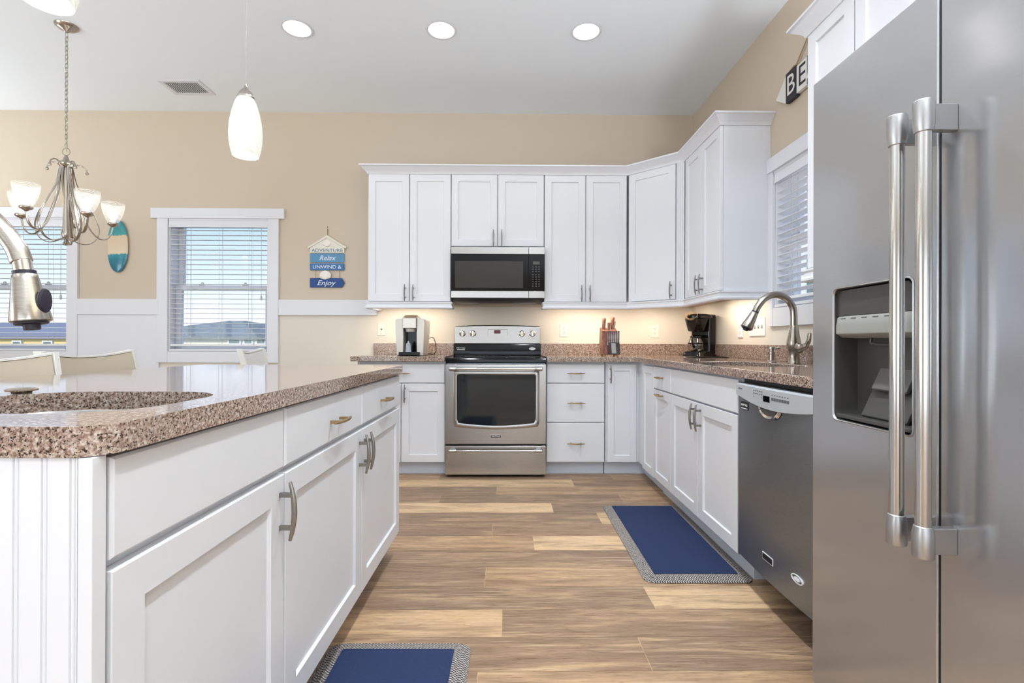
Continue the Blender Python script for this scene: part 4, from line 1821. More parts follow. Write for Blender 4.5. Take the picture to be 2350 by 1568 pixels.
for k in range(5):
    a = R(264 + 72 * k)
    ca, sa = math.cos(a), math.sin(a)

    def rz_(r, z, off=0.0):
        return Vector((r * ca - off * sa, r * sa + off * ca, z))
    b = nb()
    p1 = smooth_path([rz_(.030, .515), rz_(.036, .42), rz_(.052, .32), (rz_(.085, .215)), rz_(.120, .125), rz_(.160, .075), rz_(.198, .070), rz_(.226, .100), rz_(.237, .145), rz_(.240, ZS)], 5)
    tube(b, p1, .0062, 10, flat=(1.5, .62), up=(-sa, ca, 0))
    p2 = smooth_path([rz_(.034, .50), rz_(.055, .40), rz_(.105, .29), rz_(.150, .20), rz_(.168, .115), rz_(.140, .045), rz_(.090, .020), rz_(.040, .035), rz_(.014, .05)], 5)
    tube(b, p2, .0052, 10, flat=(1.6, .6), up=(-sa, ca, 0))
    p3 = smooth_path([rz_(.030, .505), rz_(.050, .530), rz_(.075, .535), rz_(.098, .518), rz_(.104, .497)], 5)
    tube(b, p3, .0042, 8)
    lathe(b, [(.001, -.010), (.007, -.008), (.010, 0), (.007, .008), (.001, .010)], rz_(.104, .490), 12)
    lathe(b, [(.006, -.008), (.012, -.002), (.030, .008), (.034, .018), (.030, .024), (.001, .026)], rz_(.240, ZS), 20)
    arm = finish(b, 'arm', M['nickel'], ch, smooth=60)
    b = nb()
    lathe(b, [(.024, .020), (.038, .042), (.051, .074), (.060, .107), (.0645, .138), (.066, .158)], rz_(.240, ZS), 32, False, False)
    finish(b, 'glass_cup', M['chand_glass'], arm, smooth=80)
    b = nb()
    lathe(b, [(.013, .026), (.013, .045), (.018, .056), (.026, .074), (.028, .086), (.023, .103), (.011, .113), (.001, .115)], rz_(.240, ZS), 20)
    finish(b, 'bulb', M['bulb'], arm, smooth=60)
    q = rz_(.240, ZS + .15)
    point('chandelier_light', (CX + q.x, CY + q.y, 1.63 + q.z), CH_POWER, (1, .98, .94), .04)

# ============================================================ stools and chairs
def stool(name, label, loc, rz, cushion, cat, group=None, seat_z=.62, back=(.80, .972), sag=.022, w=.235):
    """faces local +x; the back stands at x=-.2"""
    root = thing(name, label, cat, (loc[0], loc[1], 0), rz, group)
    for sx_ in (-1, 1):
        for sy_ in (-1, 1):
            b = nb()
            x0, y0 = sx_ * .165, sy_ * .175
            x1, y1 = sx_ * .20, sy_ * .205
            loft(b, [[(x1 - .014, y1 - .014, .0), (x1 + .014, y1 - .014, .0), (x1 + .014, y1 + .014, .0), (x1 - .014, y1 + .014, .0)],
                     [(x0 - .018, y0 - .018, seat_z - .045), (x0 + .018, y0 - .018, seat_z - .045), (x0 + .018, y0 + .018, seat_z - .045), (x0 - .018, y0 + .018, seat_z - .045)]])
            finish(b, 'leg', M['stool_white'], root, .003)
    b = nb()
    box(b, -.19, .19, -.20, .20, seat_z - .05, seat_z - .012)
    finish(b, 'seat_frame', M['stool_white'], root, .004)
    b = nb()
    loft(b, [[(x, y, z) for x, y in rrect(-.205 + i, .205 - i, -.215 + i, .215 - i, .05, 5)] for i, z in ((.0, seat_z - .012), (-.004, seat_z + .006), (.0, seat_z + .022), (.02, seat_z + .032))])
    finish(b, 'seat_cushion', cushion, root, smooth=50)
    if seat_z > .55:
        b = nb()
        for q in ((-.185, .185, -.20, -.176), (-.185, .185, .176, .20), (.165, .19, -.18, .18), (-.19, -.165, -.18, .18)):
            box(b, q[0], q[1], q[2], q[3], .21, .235)
        finish(b, 'footrest', M['stool_white'], root, .003)
    z0, z1 = back

    def bxp(t, z):    # curved, raked back: t in -1..1
        return -.245 - .045 * (z - z0) / (z1 - z0) + .035 * t * t
    N = 14
    b = nb()
    rings = []
    for k in range(N + 1):
        t = -1 + 2 * k / N
        zt = z1 - sag * (1 - t * t)
        fl = .012 * (z1 - z0) / .17
        y = t * w
        r_ = []
        for x_, z_, dy in ((.011, z0, -.9), (.013, (z0 + zt) / 2, 0), (.009, zt - .004, .9), (.004, zt, 1), (-.006, zt, 1), (-.011, zt - .004, .9), (-.011, z0, -.9)):
            r_.append((bxp(t, z_) + x_, y + fl * dy * t, z_))
        rings.append(r_)
    loft(b, rings)
    finish(b, 'backrest', cushion, root, smooth=40)
    for s in (-1, 1):
        b = nb()
        y = s * (w + .013)
        pts = [(-.185, s * .19, seat_z - .05), (-.205, s * .205, seat_z + .06), (bxp(1, z0) - .004, y - .004 * s, z0), (bxp(1, z1) - .002, y + .012 * s, z1 + .008)]
        P = [Vector(p) for p in pts]
        rings = []
        for p, hw in zip(P, (.015, .014, .0125, .011)):
            rings.append([(p.x - .017, p.y - hw, p.z), (p.x + .017, p.y - hw, p.z), (p.x + .017, p.y + hw, p.z), (p.x - .017, p.y + hw, p.z)])
        loft(b, rings)
        finish(b, 'back_post', M['stool_white'], root, .003)
    b = nb()
    top = []
    for k in range(N + 1):
        t = -1 + 2 * k / N
        zt = z1 - sag * (1 - t * t)
        x = bxp(t, zt)
        y = t * (w + .010)
        top.append([(x - .013, y, zt - .001), (x + .012, y, zt - .001), (x + .011, y, zt + .006), (x - .012, y, zt + .006)])
    loft(b, top)
    finish(b, 'top_rail', M['stool_white'], root, smooth=40)
    return root


stool('bar_stool', 'white-framed bar stool with tan back, second from the left edge, past the island', (-1.578, 2.215), R(3), M['tan_vinyl'], 'stool', 'bar stools along the island', back=(.80, .966), w=.228)
stool('bar_stool', 'white-framed bar stool with tan back at the far left edge beside the island', (-1.53, 1.665), R(-7), M['tan_vinyl'], 'stool', 'bar stools along the island', back=(.80, .963), w=.215)
stool('dining_chair', 'white chair with a light grey back below the window left of the sign', (-1.42, 3.31), R(12), M['grey_vinyl'], 'chair', None, seat_z=.60, back=(.80, .962), w=.215)
stool('dining_chair', 'white dining chair behind the bar stools, under the chandelier', (-3.02, 2.86), R(80), M['grey_vinyl'], 'chair', None, seat_z=.60, back=(.80, .958), w=.20)

# floor lamps added out of view to carry the ceiling uplights
tl0 = None
for i, (tx_, ty_, tp_) in enumerate(ADDED_UPLIGHTS):
    lb_ = 'white bowl-shaped floor lamp added out of view to brighten the ceiling'
    if tl0 is None:
        tl0 = thing('added_floor_lamp', lb_, 'floor lamp', (tx_, ty_, 0), 0, 'added floor lamps out of view')
        b = nb()
        lathe(b, [(.001, .002), (.14, .002), (.14, .012), (.02, .030), (.012, .05)], (0, 0, 0), 32)
        finish(b, 'base', M['nickel'], tl0)
        b = nb()
        tube(b, [(0, 0, .04), (0, 0, 1.68)], .011, 12)
        finish(b, 'pole', M['nickel'], tl0)
        b = nb()
        lathe(b, [(.012, 1.66), (.06, 1.68), (.13, 1.73), (.17, 1.79), (.176, 1.80), (.165, 1.79), (.12, 1.74), (.02, 1.70)], (0, 0, 0), 36)
        finish(b, 'lamp_bowl', M['trim'], tl0, smooth=60)
    else:
        copy_tree(tl0, (tx_, ty_, 0))

# ============================================================ wall decor
# beach sign on strings
bsn = thing('hanging_sign', 'blue and white beach hut sign with four hanging boards and shells', 'sign', (-1.5855, YB - .002, 1.57))


def bd_(name, rgb, x0, x1, z0, z1, txt_, tcol, size, shear=0, arrow=False, sx=1.0):
    m = mat(name + '_paint', rgb, 0.6)
    b = nb()
    pts = [(x0, z0), (x1, z0)] + ([(x1 + .024, (z0 + z1) / 2)] if arrow else []) + [(x1, z1), (x0, z1)]
    prism(b, pts, -.014, -.002, 'Y')
    o = finish(b, name, m, bsn, .0012)
    text('lettering', txt_, size, tcol, o, ((x0 + x1) / 2, -.0145, (z0 + z1) / 2 - .003), shear=shear, sx=sx)
    return o


ltr = mat('sign_blue_lettering', (70, 110, 150), 0.6)
cream = mat('sign_cream_paint', (226, 222, 208), 0.6)
b = nb()
prism(b, [(-.151, .232), (.149, .232), (.151, .243), (.149, .278), (0, .372), (-.150, .278), (-.151, .243)], -.013, -.002, 'Y')
hut = finish(b, 'hut_board', cream, bsn, .001)
text('lettering', 'ADVENTURE', .043, ltr, hut, (0, -.0135, .252), sx=1.12)
b = nb()
for s in (-1, 1):
    prism(b, [(s * .170, .283), (s * .163, .268), (0, .366), (0, .388)], -.020, -.002, 'Y')
finish(b, 'roof_strips', cream, bsn, .001)
bd_('light_blue_board', (92, 143, 180), -.151, .149, .149, .225, 'Relax', M['white_print'], .060, .3, sx=1.05)
bd_('mid_blue_board', (58, 112, 168), -.151, .149, .079, .137, 'UNWIND &', M['white_print'], .046, sx=1.06)
bd_('dark_blue_board', (38, 72, 132), -.151, .130, -.074, .008, 'Enjoy', M['white_print'], .062, .3, True, sx=1.15)
shell_m = mat('sea_shell', (236, 230, 220), 0.5)


def shell(cx_, cz, r, fan, y):
    b = nb()
    n = 56
    cen = b.verts.new((cx_, y - .006, cz - r * .75))
    outer_ = []
    mid_ = []
    for k in range(n + 1):
        a = R(-35) + R(250) * k / n
        rr = r * (1 + (.05 * abs(math.sin(a * 5.2)) if fan else 0))
        x, z = cx_ + rr * math.cos(a), cz + rr * .88 * math.sin(a)
        rid = .0035 * (.5 + .5 * math.cos(k * 2 * PI / n * 7)) if fan else .001
        outer_.append(b.verts.new((x, y - .001, z)))
        mid_.append(b.verts.new((cx_ + (x - cx_) * .6, y - .008 - rid, cz - r * .2 + (z - cz + r * .2) * .6)))
    back = [b.verts.new((v.co.x, y + .004, v.co.z)) for v in outer_]
    for k in range(n):
        b.faces.new((outer_[k], outer_[k + 1], mid_[k + 1], mid_[k]))
        b.faces.new((mid_[k], mid_[k + 1], cen))
        b.faces.new((back[k + 1], back[k], outer_[k], outer_[k + 1])[::-1])
    b.faces.new((outer_[0], mid_[0], cen))
    b.faces.new((mid_[-1], outer_[-1], cen))
    return finish(b, 'shell', shell_m, bsn, smooth=60)


shell(-.004, .312, .036, False, -.014)
shell(-.015, .030, .048, True, -.017)
b = nb()
for x in (-.102, .108):
    tube(b, [(x, -.006, .235), (x, -.006, .220)], .0018, 6)
    tube(b, [(x, -.006, .152), (x, -.006, .134)], .0018, 6)
    tube(b, [(x, -.006, .082), (x, -.006, .004)], .0018, 6)
tube(b, [(0, -.008, .380), (.001, -.006, .445)], .0035, 6)
finish(b, 'string', M['rope'], bsn)
b = nb()
lathe(b, [(.001, 0), (.004, .001), (.004, .003), (.002, .004), (.002, .012)], (.001, 0.0, .460), 10, mtx=Matrix.Rotation(R(-90), 4, 'X') @ Matrix.Translation((0, 0, -.012)))
finish(b, 'nail', M['dgrey'], bsn)

# surfboard
sbm = mat('painted_surfboard', (220, 200, 170), 0.22, coat=0.4)
v = mapping(sbm)
g = nn(sbm, 'ShaderNodeSeparateXYZ')
lk(sbm, v, g.inputs[0])
nz = noise(sbm, v, 22, 4, .6)
ad = nn(sbm, 'ShaderNodeMath', operation='MULTIPLY_ADD')
ad.inputs[1].default_value = .05
lk(sbm, nz, ad.inputs[0])
lk(sbm, g.outputs['Z'], ad.inputs[2])
c1_ = ramp(sbm, ad.outputs[0], [(0.0, (22, 104, 132)), (0.135, (30, 120, 140)), (0.185, (52, 150, 160)), (0.192, (222, 205, 178)), (0.345, (214, 192, 160)), (0.352, (60, 156, 158)), (0.46, (44, 132, 140))])
v2 = noise(sbm, v, 75, 3, .7)
c2_ = mix(sbm, ramp(sbm, v2, [(0.45, (0.0, 0.0, 0.0)), (0.75, (0.45, 0.45, 0.45))]), c1_, (18, 84, 110))
sel = ramp(sbm, ad.outputs[0], [(0.185, (1.0, 1.0, 1.0)), (0.195, (0.1, 0.1, 0.1)), (0.34, (0.1, 0.1, 0.1)), (0.352, (1.0, 1.0, 1.0))])
lk(sbm, mix(sbm, sel, c1_, c2_), bsdf(sbm).inputs['Base Color'])
b = nb()
H2 = .232
rings = []
for k in range(25):
    t = -1 + 2 * k / 24
    wv_ = .0895 * math.sqrt(max(.0005, 1 - abs(t) ** 2.3))
    z = .232 + H2 * t
    th_ = .011 * math.sqrt(max(.02, 1 - t ** 4)) + .002
    rings.append([(wv_ * math.cos(2 * PI * q / 20), -.016 + th_ * math.sin(2 * PI * q / 20), z) for q in range(20)])
loft(b, rings)
tag(finish(b, 'surfboard_decor', sbm, smooth=60, loc=(-3.418, YB - .001, 1.618)), 'small teal and sand coloured surfboard hung on the wall behind the chandelier', 'wall decor')

# BEACH arrow sign on the right wall (faces -x)
bb_ = thing('letter_sign', 'arrow-shaped black and white letter sign hung by a rope above the sink window', 'sign', (XR - .002, 3.0, 2.42), R(-90))
blk = mat('sign_black_paint', (44, 44, 52), 0.6)
wht = mat('sign_white_paint', (228, 226, 220), 0.6)
gry = mat('sign_grey_paint', (120, 128, 144), 0.6)
b = nb()
prism(b, [(0, .075), (.115, .0), (.115, .175)], -.022, -.004, 'Y')
finish(b, 'arrow_tip', wht, bb_, .001)
for i, (ch_, m_, tm) in enumerate((('B', blk, wht), ('E', wht, blk), ('A', gry, wht), ('C', wht, blk), ('H', blk, wht))):
    x0 = .117 + .102 * i
    zz0, zz1 = (.0, .172) if i == 0 else (.010, .165)
    o = bx('letter_block', m_, bb_, x0, x0 + .100, -.028 if i % 2 == 0 else -.024, -.004, zz0, zz1, .001)
    text('lettering', ch_, .165, tm, o, (x0 + .05, -.0285 if i % 2 == 0 else -.0245, (zz0 + zz1) / 2), sx=.95)
b = nb()
tube(b, [(.12, -.012, .178), (.18, -.014, .188), (.24, -.012, .172)], .006, 8)
tube(b, [(.18, -.012, .172), (.375, -.006, .36), (.57, -.012, .165)], .0035, 8)
tube(b, [(.19, -.016, .170), (.375, -.010, .352), (.56, -.016, .163)], .0025, 8)
finish(b, 'rope', M['rope'], bb_)

# ============================================================ outlets and switches


def plate(name, label, loc, rz, w, h, kind, cat='outlet', m='cream_plastic', group=None):
    root = thing(name, label, cat, loc, rz, group)
    b = nb()
    loft(b, [[(-w / 2 + i, y, -h / 2 + i), (w / 2 - i, y, -h / 2 + i), (w / 2 - i, y, h / 2 - i), (-w / 2 + i, y, h / 2 - i)] for i, y in ((0, -.0005), (0, -.003), (.003, -.006))])
    finish(b, 'cover_plate', M[m], root, smooth=25)
    if kind == 'duplex':
        for s in (-1, 1):
            b = nb()
            prism(b, rrect(-.016, .016, s * .020 - .014, s * .020 + .014, .010, 4), -.0075, -.005, 'Y')
            rc_ = finish(b, 'socket', M[m], root, smooth=40)
            b = nb()
            box(b, -.0075, -.0050, -.0082, -.0070, s * .020 - .002, s * .020 + .007)
            box(b, .0050, .0075, -.0082, -.0070, s * .020 - .001, s * .020 + .006)
            lathe(b, [(.001, 0), (.0026, 0), (.0026, .001)], (0, -.0082, s * .020 - .008), 10, mtx=Matrix.Rotation(R(-90), 4, 'X'))
            finish(b, 'slots', M['dark_hole'], rc_)
    elif kind == 'jack':
        b = nb()
        lathe(b, [(.001, 0), (.006, 0), (.006, .004)], (0, -.0085, 0), 14, mtx=Matrix.Rotation(R(-90), 4, 'X'))
        finish(b, 'jack', M['dark_hole'], root)
        b = nb()
        for s in (-1, 1):
            lathe(b, [(.001, 0), (.003, 0), (.003, .002)], (0, -.0075, s * .042), 10, mtx=Matrix.Rotation(R(-90), 4, 'X'))
        finish(b, 'screws', M['satin'], root)
    elif kind.startswith('switch'):
        n = int(kind[6:])
        for k in range(n):
            x = (k - (n - 1) / 2) * .046
            b = nb()
            box(b, x - .005, x + .005, -.016, -.005, -.002, .010)
            finish(b, 'toggle', M[m], root, .001)
            b = nb()
            box(b, x - .0065, x + .0065, -.0066, -.0055, -.012, .012)
            finish(b, 'toggle_slot', M['mgrey'], root)
    return root


plate('cable_outlet', 'cream wall plate with a single jack left of the pod coffee machine', (-1.108, YB, 1.128), 0, .072, .116, 'jack')
plate('wall_outlet', 'cream double outlet between the range and the knife block', (.511, YB, 1.123), 0, .072, .118, 'duplex')
plate('wall_outlet', 'cream double outlet between the knife block and the drip coffee maker', (1.324, YB, 1.120), 0, .076, .122, 'duplex')
plate('wall_outlet', 'white outlet behind the tall faucet head, right of the drip coffee maker', (XR, 3.495, 1.112), R(-90), .072, .118, 'duplex', m='white_plastic')
plate('light_switch', 'wide white four-toggle switch plate left of the sink window', (XR, 3.262, 1.122), R(-90), .205, .122, 'switch4', 'switch', 'white_plastic')

# ============================================================ counter-top objects
CTZ = CT1
# pod coffee machine
kg = thing('pod_coffee_machine', 'silver and black single-cup coffee machine left of the range', 'coffee machine', (-.765, 3.93, CTZ))
ks = mat('silver_painted_plastic', (206, 200, 190), 0.32, metal=0.35)
for s in (-1, 1):
    b = nb()
    prof = [(.052, 0), (.105, .0), (.118, .27), (.112, .292), (.055, .300), (.052, .290)]
    pts = [(s * x, z) for x, z in prof]
    prism(b, pts, .0, .27, 'Y')
    finish(b, 'side_panel', ks, kg, .006, 3)
b = nb()
box(b, -.052, .052, .10, .265, .0, .30)
finish(b, 'inner_housing', M['black'], kg)
b = nb()
prof = [(-.02, .215), (-.022, .300), (.0, .312), (.10, .322), (.20, .310), (.20, .215)]
loft(b, [[(x, y, z) for y, z in prof] for x in (-.054, .054)])
finish(b, 'brew_head', M['nickel'], kg, .006, 3)
b = nb()
prof = [(-.018, .304), (.0, .318), (.09, .329), (.16, .318), (.16, .305)]
loft(b, [[(x, y, z) for y, z in prof] for x in (-.044, .044)])
finish(b, 'lid', M['bronze'], kg, .005, 3)
b = nb()
lathe(b, [(.040, .0), (.048, .05), (.049, .052), (.001, .053)], (0, .035, .190), 24)
finish(b, 'pod_holder', ks, kg, smooth=50)
b = nb()
box(b, -.080, .080, -.045, .12, .003, .030)
finish(b, 'drip_tray', M['black_matte'], kg, .004, 3)
b = nb()
tube(b, smooth_path([(.115, .22, .14), (.150, .235, .145), (.175, .20, .09), (.185, .15, .03), (.165, .10, .008), (.135, .10, .012), (.125, .16, .012), (.17, .20, .008)], 6), .0032, 8)
finish(b, 'power_cord', M['cord'], kg)
cf = mat('clear_grey_plastic', (190, 196, 205), 0.2, alpha=0.75)
b = nb()
lathe(b, [(.0245, .0), (.024, .003), (.019, .050), (.0165, .068), (.009, .072), (.0055, .085), (.001, .087)], (0, 0, 0), 12)
tag(finish(b, 'measuring_cup', cf, smooth=40, loc=(-.772, 3.905, CTZ + .0305)), 'small pale grey cone-shaped cup standing on the coffee machine drip tray', 'cup')

# knife block
kb = thing('knife_block', 'dark wooden knife block with steak knives in front, right of the range', 'knife block', (.866, 3.99, CTZ))
wood = mat('reddish_wood', (128, 76, 52), 0.4)
nzw = noise(wood, mapping(wood, (10, 10, 1.2)), 9, 4)
lk(wood, ramp(wood, nzw, [(0.3, (84, 46, 34)), (0.7, (150, 92, 62))]), bsdf(wood).inputs['Base Color'])
dk = mat('dark_stained_wood', (42, 30, 34), 0.35)
b = nb()
prof = [(.03, .012), (.17, .012), (.205, .10), (.175, .235), (.075, .205)]
loft(b, [[(x, y, z) for y, z in prof] for x in (-.078, .050)])
finish(b, 'rear_block', wood, kb, .003)
b = nb()
prof = [(.0, .012), (.05, .012), (.085, .105), (.005, .105)]
prof = [(-.005, .012), (.045, .012), (.085, .130), (.030, .110)]
loft(b, [[(x, y, z) for y, z in prof] for x in (-.040, .056)])
finish(b, 'front_block', dk, kb, .002)
b = nb()
prof = [(-.007, .022), (.028, .105), (.029, .105), (-.004, .020)]
loft(b, [[(x, y - .0012, z) for y, z in prof] for x in (-.014, .022)])
lbk = finish(b, 'label', M['mgrey'], kb)
b = nb()
for x in (-.066, .040):
    for y in (.03, .15):
        lathe(b, [(.008, 0), (.010, .012)], (x, y, 0), 12)
finish(b, 'foot', M['bronze'], kb)


def knife(label, x, y, z, length, w, t, lean=(.10, .30), group=None, blade=.03, hm=None):
    root = thing('kitchen_knife', label, 'knife', (x, y, z), 0, group)
    d = Vector((lean[0], lean[1], 1)).normalized()
    q = d.to_track_quat('Z', 'X').to_matrix().to_4x4()
    b = nb()
    rings = []
    for zz, ww, tt in ((0, .80, .8), (.12, 1, 1), (.45, .88, 1), (.75, 1.0, 1), (.93, 1.12, 1), (1, .8, .7)):
        rings.append([q @ Vector((a_ * t * tt / 2, c_ * w * ww / 2, zz * length)) for a_, c_ in ((-1, -.7), (-.6, -1), (.6, -1), (1, -.7), (1, .7), (.6, 1), (-.6, 1), (-1, .7))])
    loft(b, rings)
    finish(b, 'handle', hm or wood, root, smooth=50)
    b = nb()
    loft(b, [[q @ Vector((a_ * t * .12, c_ * w * .56, zz)) for a_, c_ in ((-1, -1), (1, -1), (1, 1), (-1, 1))] for zz in (.001, length * .98)])
    finish(b, 'tang', M['chrome'], root)
    b = nb()
    loft(b, [[q @ Vector((a_ * .0015, c_ * w * .42, zz)) for a_, c_ in ((-1, -1), (1, -1), (1, 1), (-1, 1))] for zz in (-blade, .003)])
    finish(b, 'blade', M['chrome'], root)
    return root


k1 = knife('tallest wooden-handled knife at the right of the knife block', .883, 4.125, CTZ + .200, .125, .030, .020, (.10, .22))
knife('wooden-handled knife standing apart at the left of the knife block', .808, 4.110, CTZ + .198, .118, .028, .020, (.10, .22))
knife('shorter wooden-handled knife in the middle of the knife block', .850, 4.095, CTZ + .196, .080, .024, .018, (.06, .22))
knife('slim wooden-handled knife at the right rear edge of the knife block', .902, 4.160, CTZ + .200, .090, .020, .015, (.14, .2))
dkh = mat('dark_knife_handle', (70, 34, 32), 0.3)
kk = knife('one of the row of steak knives standing in the dark front of the knife block', .830, 4.022, CTZ + .108, .100, .012, .012, (.07, .30), 'steak knives in the knife block', .02, dkh)
for i in range(1, 6):
    copy_tree(kk, (.834 + .0165 * i, 4.022 + .001 * i, CTZ + .108))

# drip coffee maker in the corner, turned towards the room
dcx, dcy = 1.520, 3.89
dc = thing('drip_coffee_maker', 'black drip coffee maker with glass carafe in the counter corner', 'coffee maker', (dcx, dcy, CTZ), R(-52))
gl = mat('glossy_black_plastic', (16, 12, 10), 0.12)
b = nb()
loft(b, [[(x, y, z) for x, y in rrect(-.092 + i, .092 - i, -.125 + i, .115 - i, .05, 6)] for i, z in ((-.006, .004), (0, .010), (.004, .030), (.014, .042))])
finish(b, 'base', gl, dc, smooth=40)
b = nb()
loft(b, [[(x, y, z) for x, y in rrect(-.088, .088, .022, .112, .022, 5)] for z in (.03, .33)])
finish(b, 'water_tank', gl, dc, smooth=40)
b = nb()
lathe(b, [(.055, .198), (.064, .205), (.086, .290), (.088, .296)], (0, -.035, 0), 32)
finish(b, 'filter_basket', gl, dc, smooth=40)
b = nb()
lathe(b, [(.092, .294), (.098, .300), (.099, .318), (.090, .330), (.06, .336), (.001, .338)], (0, 0, 0), 36, sx=1.0, sy=1.16)
finish(b, 'lid', gl, dc, smooth=40)
b = nb()
lathe(b, [(.048, .046), (.058, .055), (.060, .10), (.050, .135), (.038, .150)], (0, -.042, 0), 32, True, False)
cr_ = finish(b, 'carafe', M['carafe_glass'], dc, smooth=60)
b = nb()
lathe(b, [(.040, .148), (.044, .152), (.044, .160), (.030, .170), (.001, .172)], (0, -.042, 0), 28)
lathe(b, [(.0605, .098), (.0612, .100), (.0612, .108), (.0605, .110)], (0, -.042, 0), 28, False, False)
finish(b, 'carafe_lid', gl, cr_, smooth=40)
b = nb()
tube(b, smooth_path([(.020, -.098, .155), (.032, -.140, .150), (.036, -.150, .110), (.030, -.115, .070)], 6), .0085, 10, flat=(1.5, .8))
finish(b, 'carafe_handle', gl, cr_, smooth=50)
b = nb()
lathe(b, [(.050, .042), (.052, .045), (.001, .046)], (0, -.042, 0), 28)
finish(b, 'hot_plate', M['chrome'], dc, smooth=40)
b = nb()
tube(b, smooth_path([(.07, .10, .02), (.12, .06, .006), (.17, .02, .004), (.20, -.03, .004), (.235, -.06, .004)], 6), .0035, 8)
finish(b, 'power_cord', M['cord'], dc)
# paper filters on top
pf = mat('paper_filter', (222, 196, 160), 0.8)
b = nb()
n = 48
r0 = [(.030 * math.cos(2 * PI * k / n), .030 * math.sin(2 * PI * k / n), .0) for k in range(n)]
r1 = [((.050 + .004 * (k % 2)) * math.cos(2 * PI * k / n), (.050 + .004 * (k % 2)) * math.sin(2 * PI * k / n), .028 + .004 * math.sin(k)) for k in range(n)]
loft(b, [r0, r1], True, True, False)
for v in b.verts:
    v.co = Euler((R(28), R(-20), 0)).to_matrix() @ v.co
o = finish(b, 'coffee_filter', pf, smooth=0, loc=(dcx - .125, dcy - .075, CTZ + .275))
o.rotation_euler = (0, 0, 0)
o.location = (dcx - .085, dcy - .062, CTZ + .300)
tag(o, 'crumpled tan paper filter sticking out under the lid of the drip coffee maker', 'paper filter')
b = nb()
prism(b, rrect(-.12, .14, -.08, .10, .02, 4), 0.0003, .005)
o = finish(b, 'counter_mat', M['black_matte'], smooth=40, loc=(1.47, 3.625, CTZ))
tag(o, 'thin dark mat lying on the counter in front of the drip coffee maker', 'mat')

# ============================================================ floor mats


def floor_mat_thing(label, x0, x1, y0, y1, rz=0.0):
    cx_, cy_ = (x0 + x1) / 2, (y0 + y1) / 2
    w, d = (x1 - x0) / 2, (y1 - y0) / 2
    root = thing('floor_mat', label, 'mat', (cx_, cy_, 0), rz)
    b = nb()
    loft(b, [[(x, y, z) for x, y in rrect(-w + i, w - i, -d + i, d - i, .045, 8)] for i, z in ((0, .0012), (.0, .004), (.035, .014), (.055, .0165))])
    finish(b, 'woven_border', M['mat_edge'], root, smooth=40)
    b = nb()
    prism(b, rrect(-w + .052, w - .052, -d + .052, d - .052, .006, 3), .012, .0182)
    finish(b, 'navy_centre', M['mat_navy'], root, .001)
    return root


floor_mat_thing('navy anti-fatigue floor mat with grey woven border in front of the sink cabinet', .592, 1.060, 2.078, 3.066, R(-.3))
floor_mat_thing('navy floor mat with grey woven border at the bottom edge beside the island', -.585, -.118, .69, 1.665, R(-.5))

# ============================================================ outside
gnd = mat('lawn', (120, 128, 96), 0.9)
lk(gnd, ramp(gnd, noise(gnd, mapping(gnd), .6, 4), [(0.3, (104, 116, 84)), (0.7, (150, 150, 118))]), bsdf(gnd).inputs['Base Color'])
b = nb()
box(b, -90, 90, 5.2, 120, -3.3, -3.2)
o = struct(finish(b, 'ground', gnd))
roof_m = mat('grey_shingles', (112, 116, 118), 0.9)
lk(roof_m, ramp(roof_m, noise(roof_m, mapping(roof_m, (1, 1, 6)), 3.0, 4), [(0.3, (96, 101, 102)), (0.7, (128, 132, 132))]), bsdf(roof_m).inputs['Base Color'])
roof_b = mat('blue_grey_shingles', (128, 130, 142), 0.9)
sid_c = mat('cream_siding', (226, 218, 198), 0.8)
sid_y = mat('yellow_siding', (232, 208, 150), 0.8)
sid_t = mat('tan_siding', (214, 182, 130), 0.8)
win_d = mat('outside_window_glass', (112, 128, 124), 0.15)


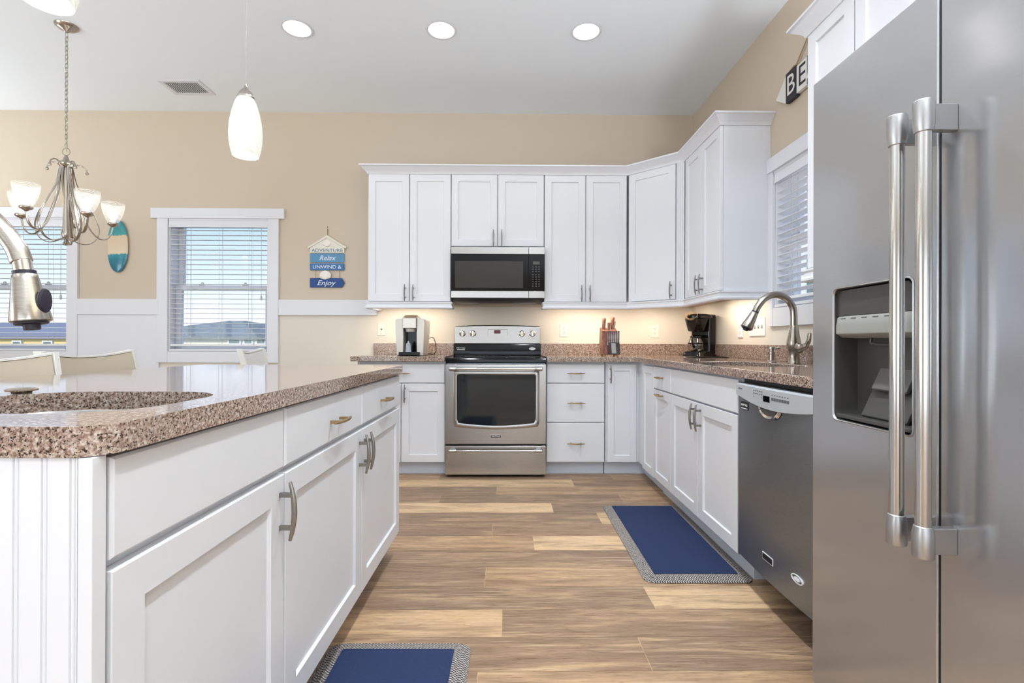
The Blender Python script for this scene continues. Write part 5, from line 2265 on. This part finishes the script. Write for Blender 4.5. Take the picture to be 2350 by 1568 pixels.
def house(label, x0, x1, y0, y1, z_e, z_r, siding, roof, wins, inset=(3.0, 3.0), rows=((-.9, -.05),)):
    root = thing('house', label, 'house', ((x0 + x1) / 2, (y0 + y1) / 2, -3.2))
    ox, oy, oz = (x0 + x1) / 2, (y0 + y1) / 2, -3.2
    bx('walls', siding, root, x0 - ox, x1 - ox, y0 - oy, y1 - oy, 0, z_e - oz)
    b = nb()
    e_ = .12
    z0, z1 = z_e - oz, z_r - oz
    base_ = [(x0 - ox - e_, y0 - oy - e_, z0), (x1 - ox + e_, y0 - oy - e_, z0), (x1 - ox + e_, y1 - oy + e_, z0), (x0 - ox - e_, y1 - oy + e_, z0)]
    ym = 0.0
    vb = [b.verts.new(p) for p in base_]
    lo = [b.verts.new((p[0], p[1], z0 - .14)) for p in base_]
    r_ = [b.verts.new((x0 - ox + inset[0], ym, z1)), b.verts.new((x1 - ox - inset[1], ym, z1))]
    for f in ((vb[0], vb[1], r_[1], r_[0]), (vb[1], vb[2], r_[1]), (vb[2], vb[3], r_[0], r_[1]), (vb[3], vb[0], r_[0]), (lo[3], lo[2], lo[1], lo[0])):
        b.faces.new(f)
    for k in range(4):
        b.faces.new((lo[k], lo[(k + 1) % 4], vb[(k + 1) % 4], vb[k]))
    finish(b, 'roof', roof, root, smooth=20)
    for a, c in wins:
        for za, zb in rows:
            o = bx('window', M['trim'], root, a - ox, c - ox, y0 - oy - .05, y0 - oy, z_e + za - oz, z_e + zb - oz)
            bx('window_glass', win_d, o, a - ox + .07, c - ox - .07, y0 - oy - .06, y0 - oy - .02, z_e + za - oz + .07, z_e + zb - oz - .07)
    return root


# seen through window 2: hipped grey roof, cream walls, row of windows
house('grey hip-roofed cream house outside, seen through the window left of the beach sign', -18.0, -9.5, 22.0, 30.0, 1.23, 2.10, sid_c, roof_m,
      [(-12.3, -11.72), (-11.62, -11.18), (-11.08, -10.62), (-10.5, -10.0)], (3.5, 4.1), ((-.36, -.05), (-1.6, -.5)))
house('tan house outside, partly hidden behind the grey hip-roofed one', -21.3, -12.0, 40.0, 50.0, 1.98, 2.75, sid_t, mat('tan_shingles', (204, 178, 136), 0.9), [(-19, -18), (-15, -14)], (1.0, 3.0))
house('long yellow house with a blue-grey roof outside, seen through the far left window', -36.0, -18.3, 22.0, 30.0, 1.24, 1.95, sid_y, roof_b,
      [(-21.72, -21.30), (-20.40, -19.95), (-24.3, -23.8), (-27.5, -26.9), (-19.2, -18.8)], (1.5, 1.5), ((-.48, -.20), (-2.9, -1.9)))
# pale neighbouring wall outside the kitchen window
house('pale house outside the kitchen window', 6.2, 14.0, 4.0, 18.0, 5.6, 7.6, mat('white_siding', (236, 236, 238), 0.8), roof_b, [])
hw_ = bpy.data.objects['house.003']
for (wy, wz) in ((9.4, 1.6), (10.75, 1.6), (9.4, 3.6), (10.75, 3.6), (12.3, 2.4)):
    o = bx('window', M['trim'], hw_, -3.95, -3.9, wy - 11.0, wy - 11.0 + .7, wz + 3.2, wz + 4.5)
    bx('window_glass', win_d, o, -3.97, -3.92, wy - 10.93, wy - 11.0 + .63, wz + 3.27, wz + 4.43)
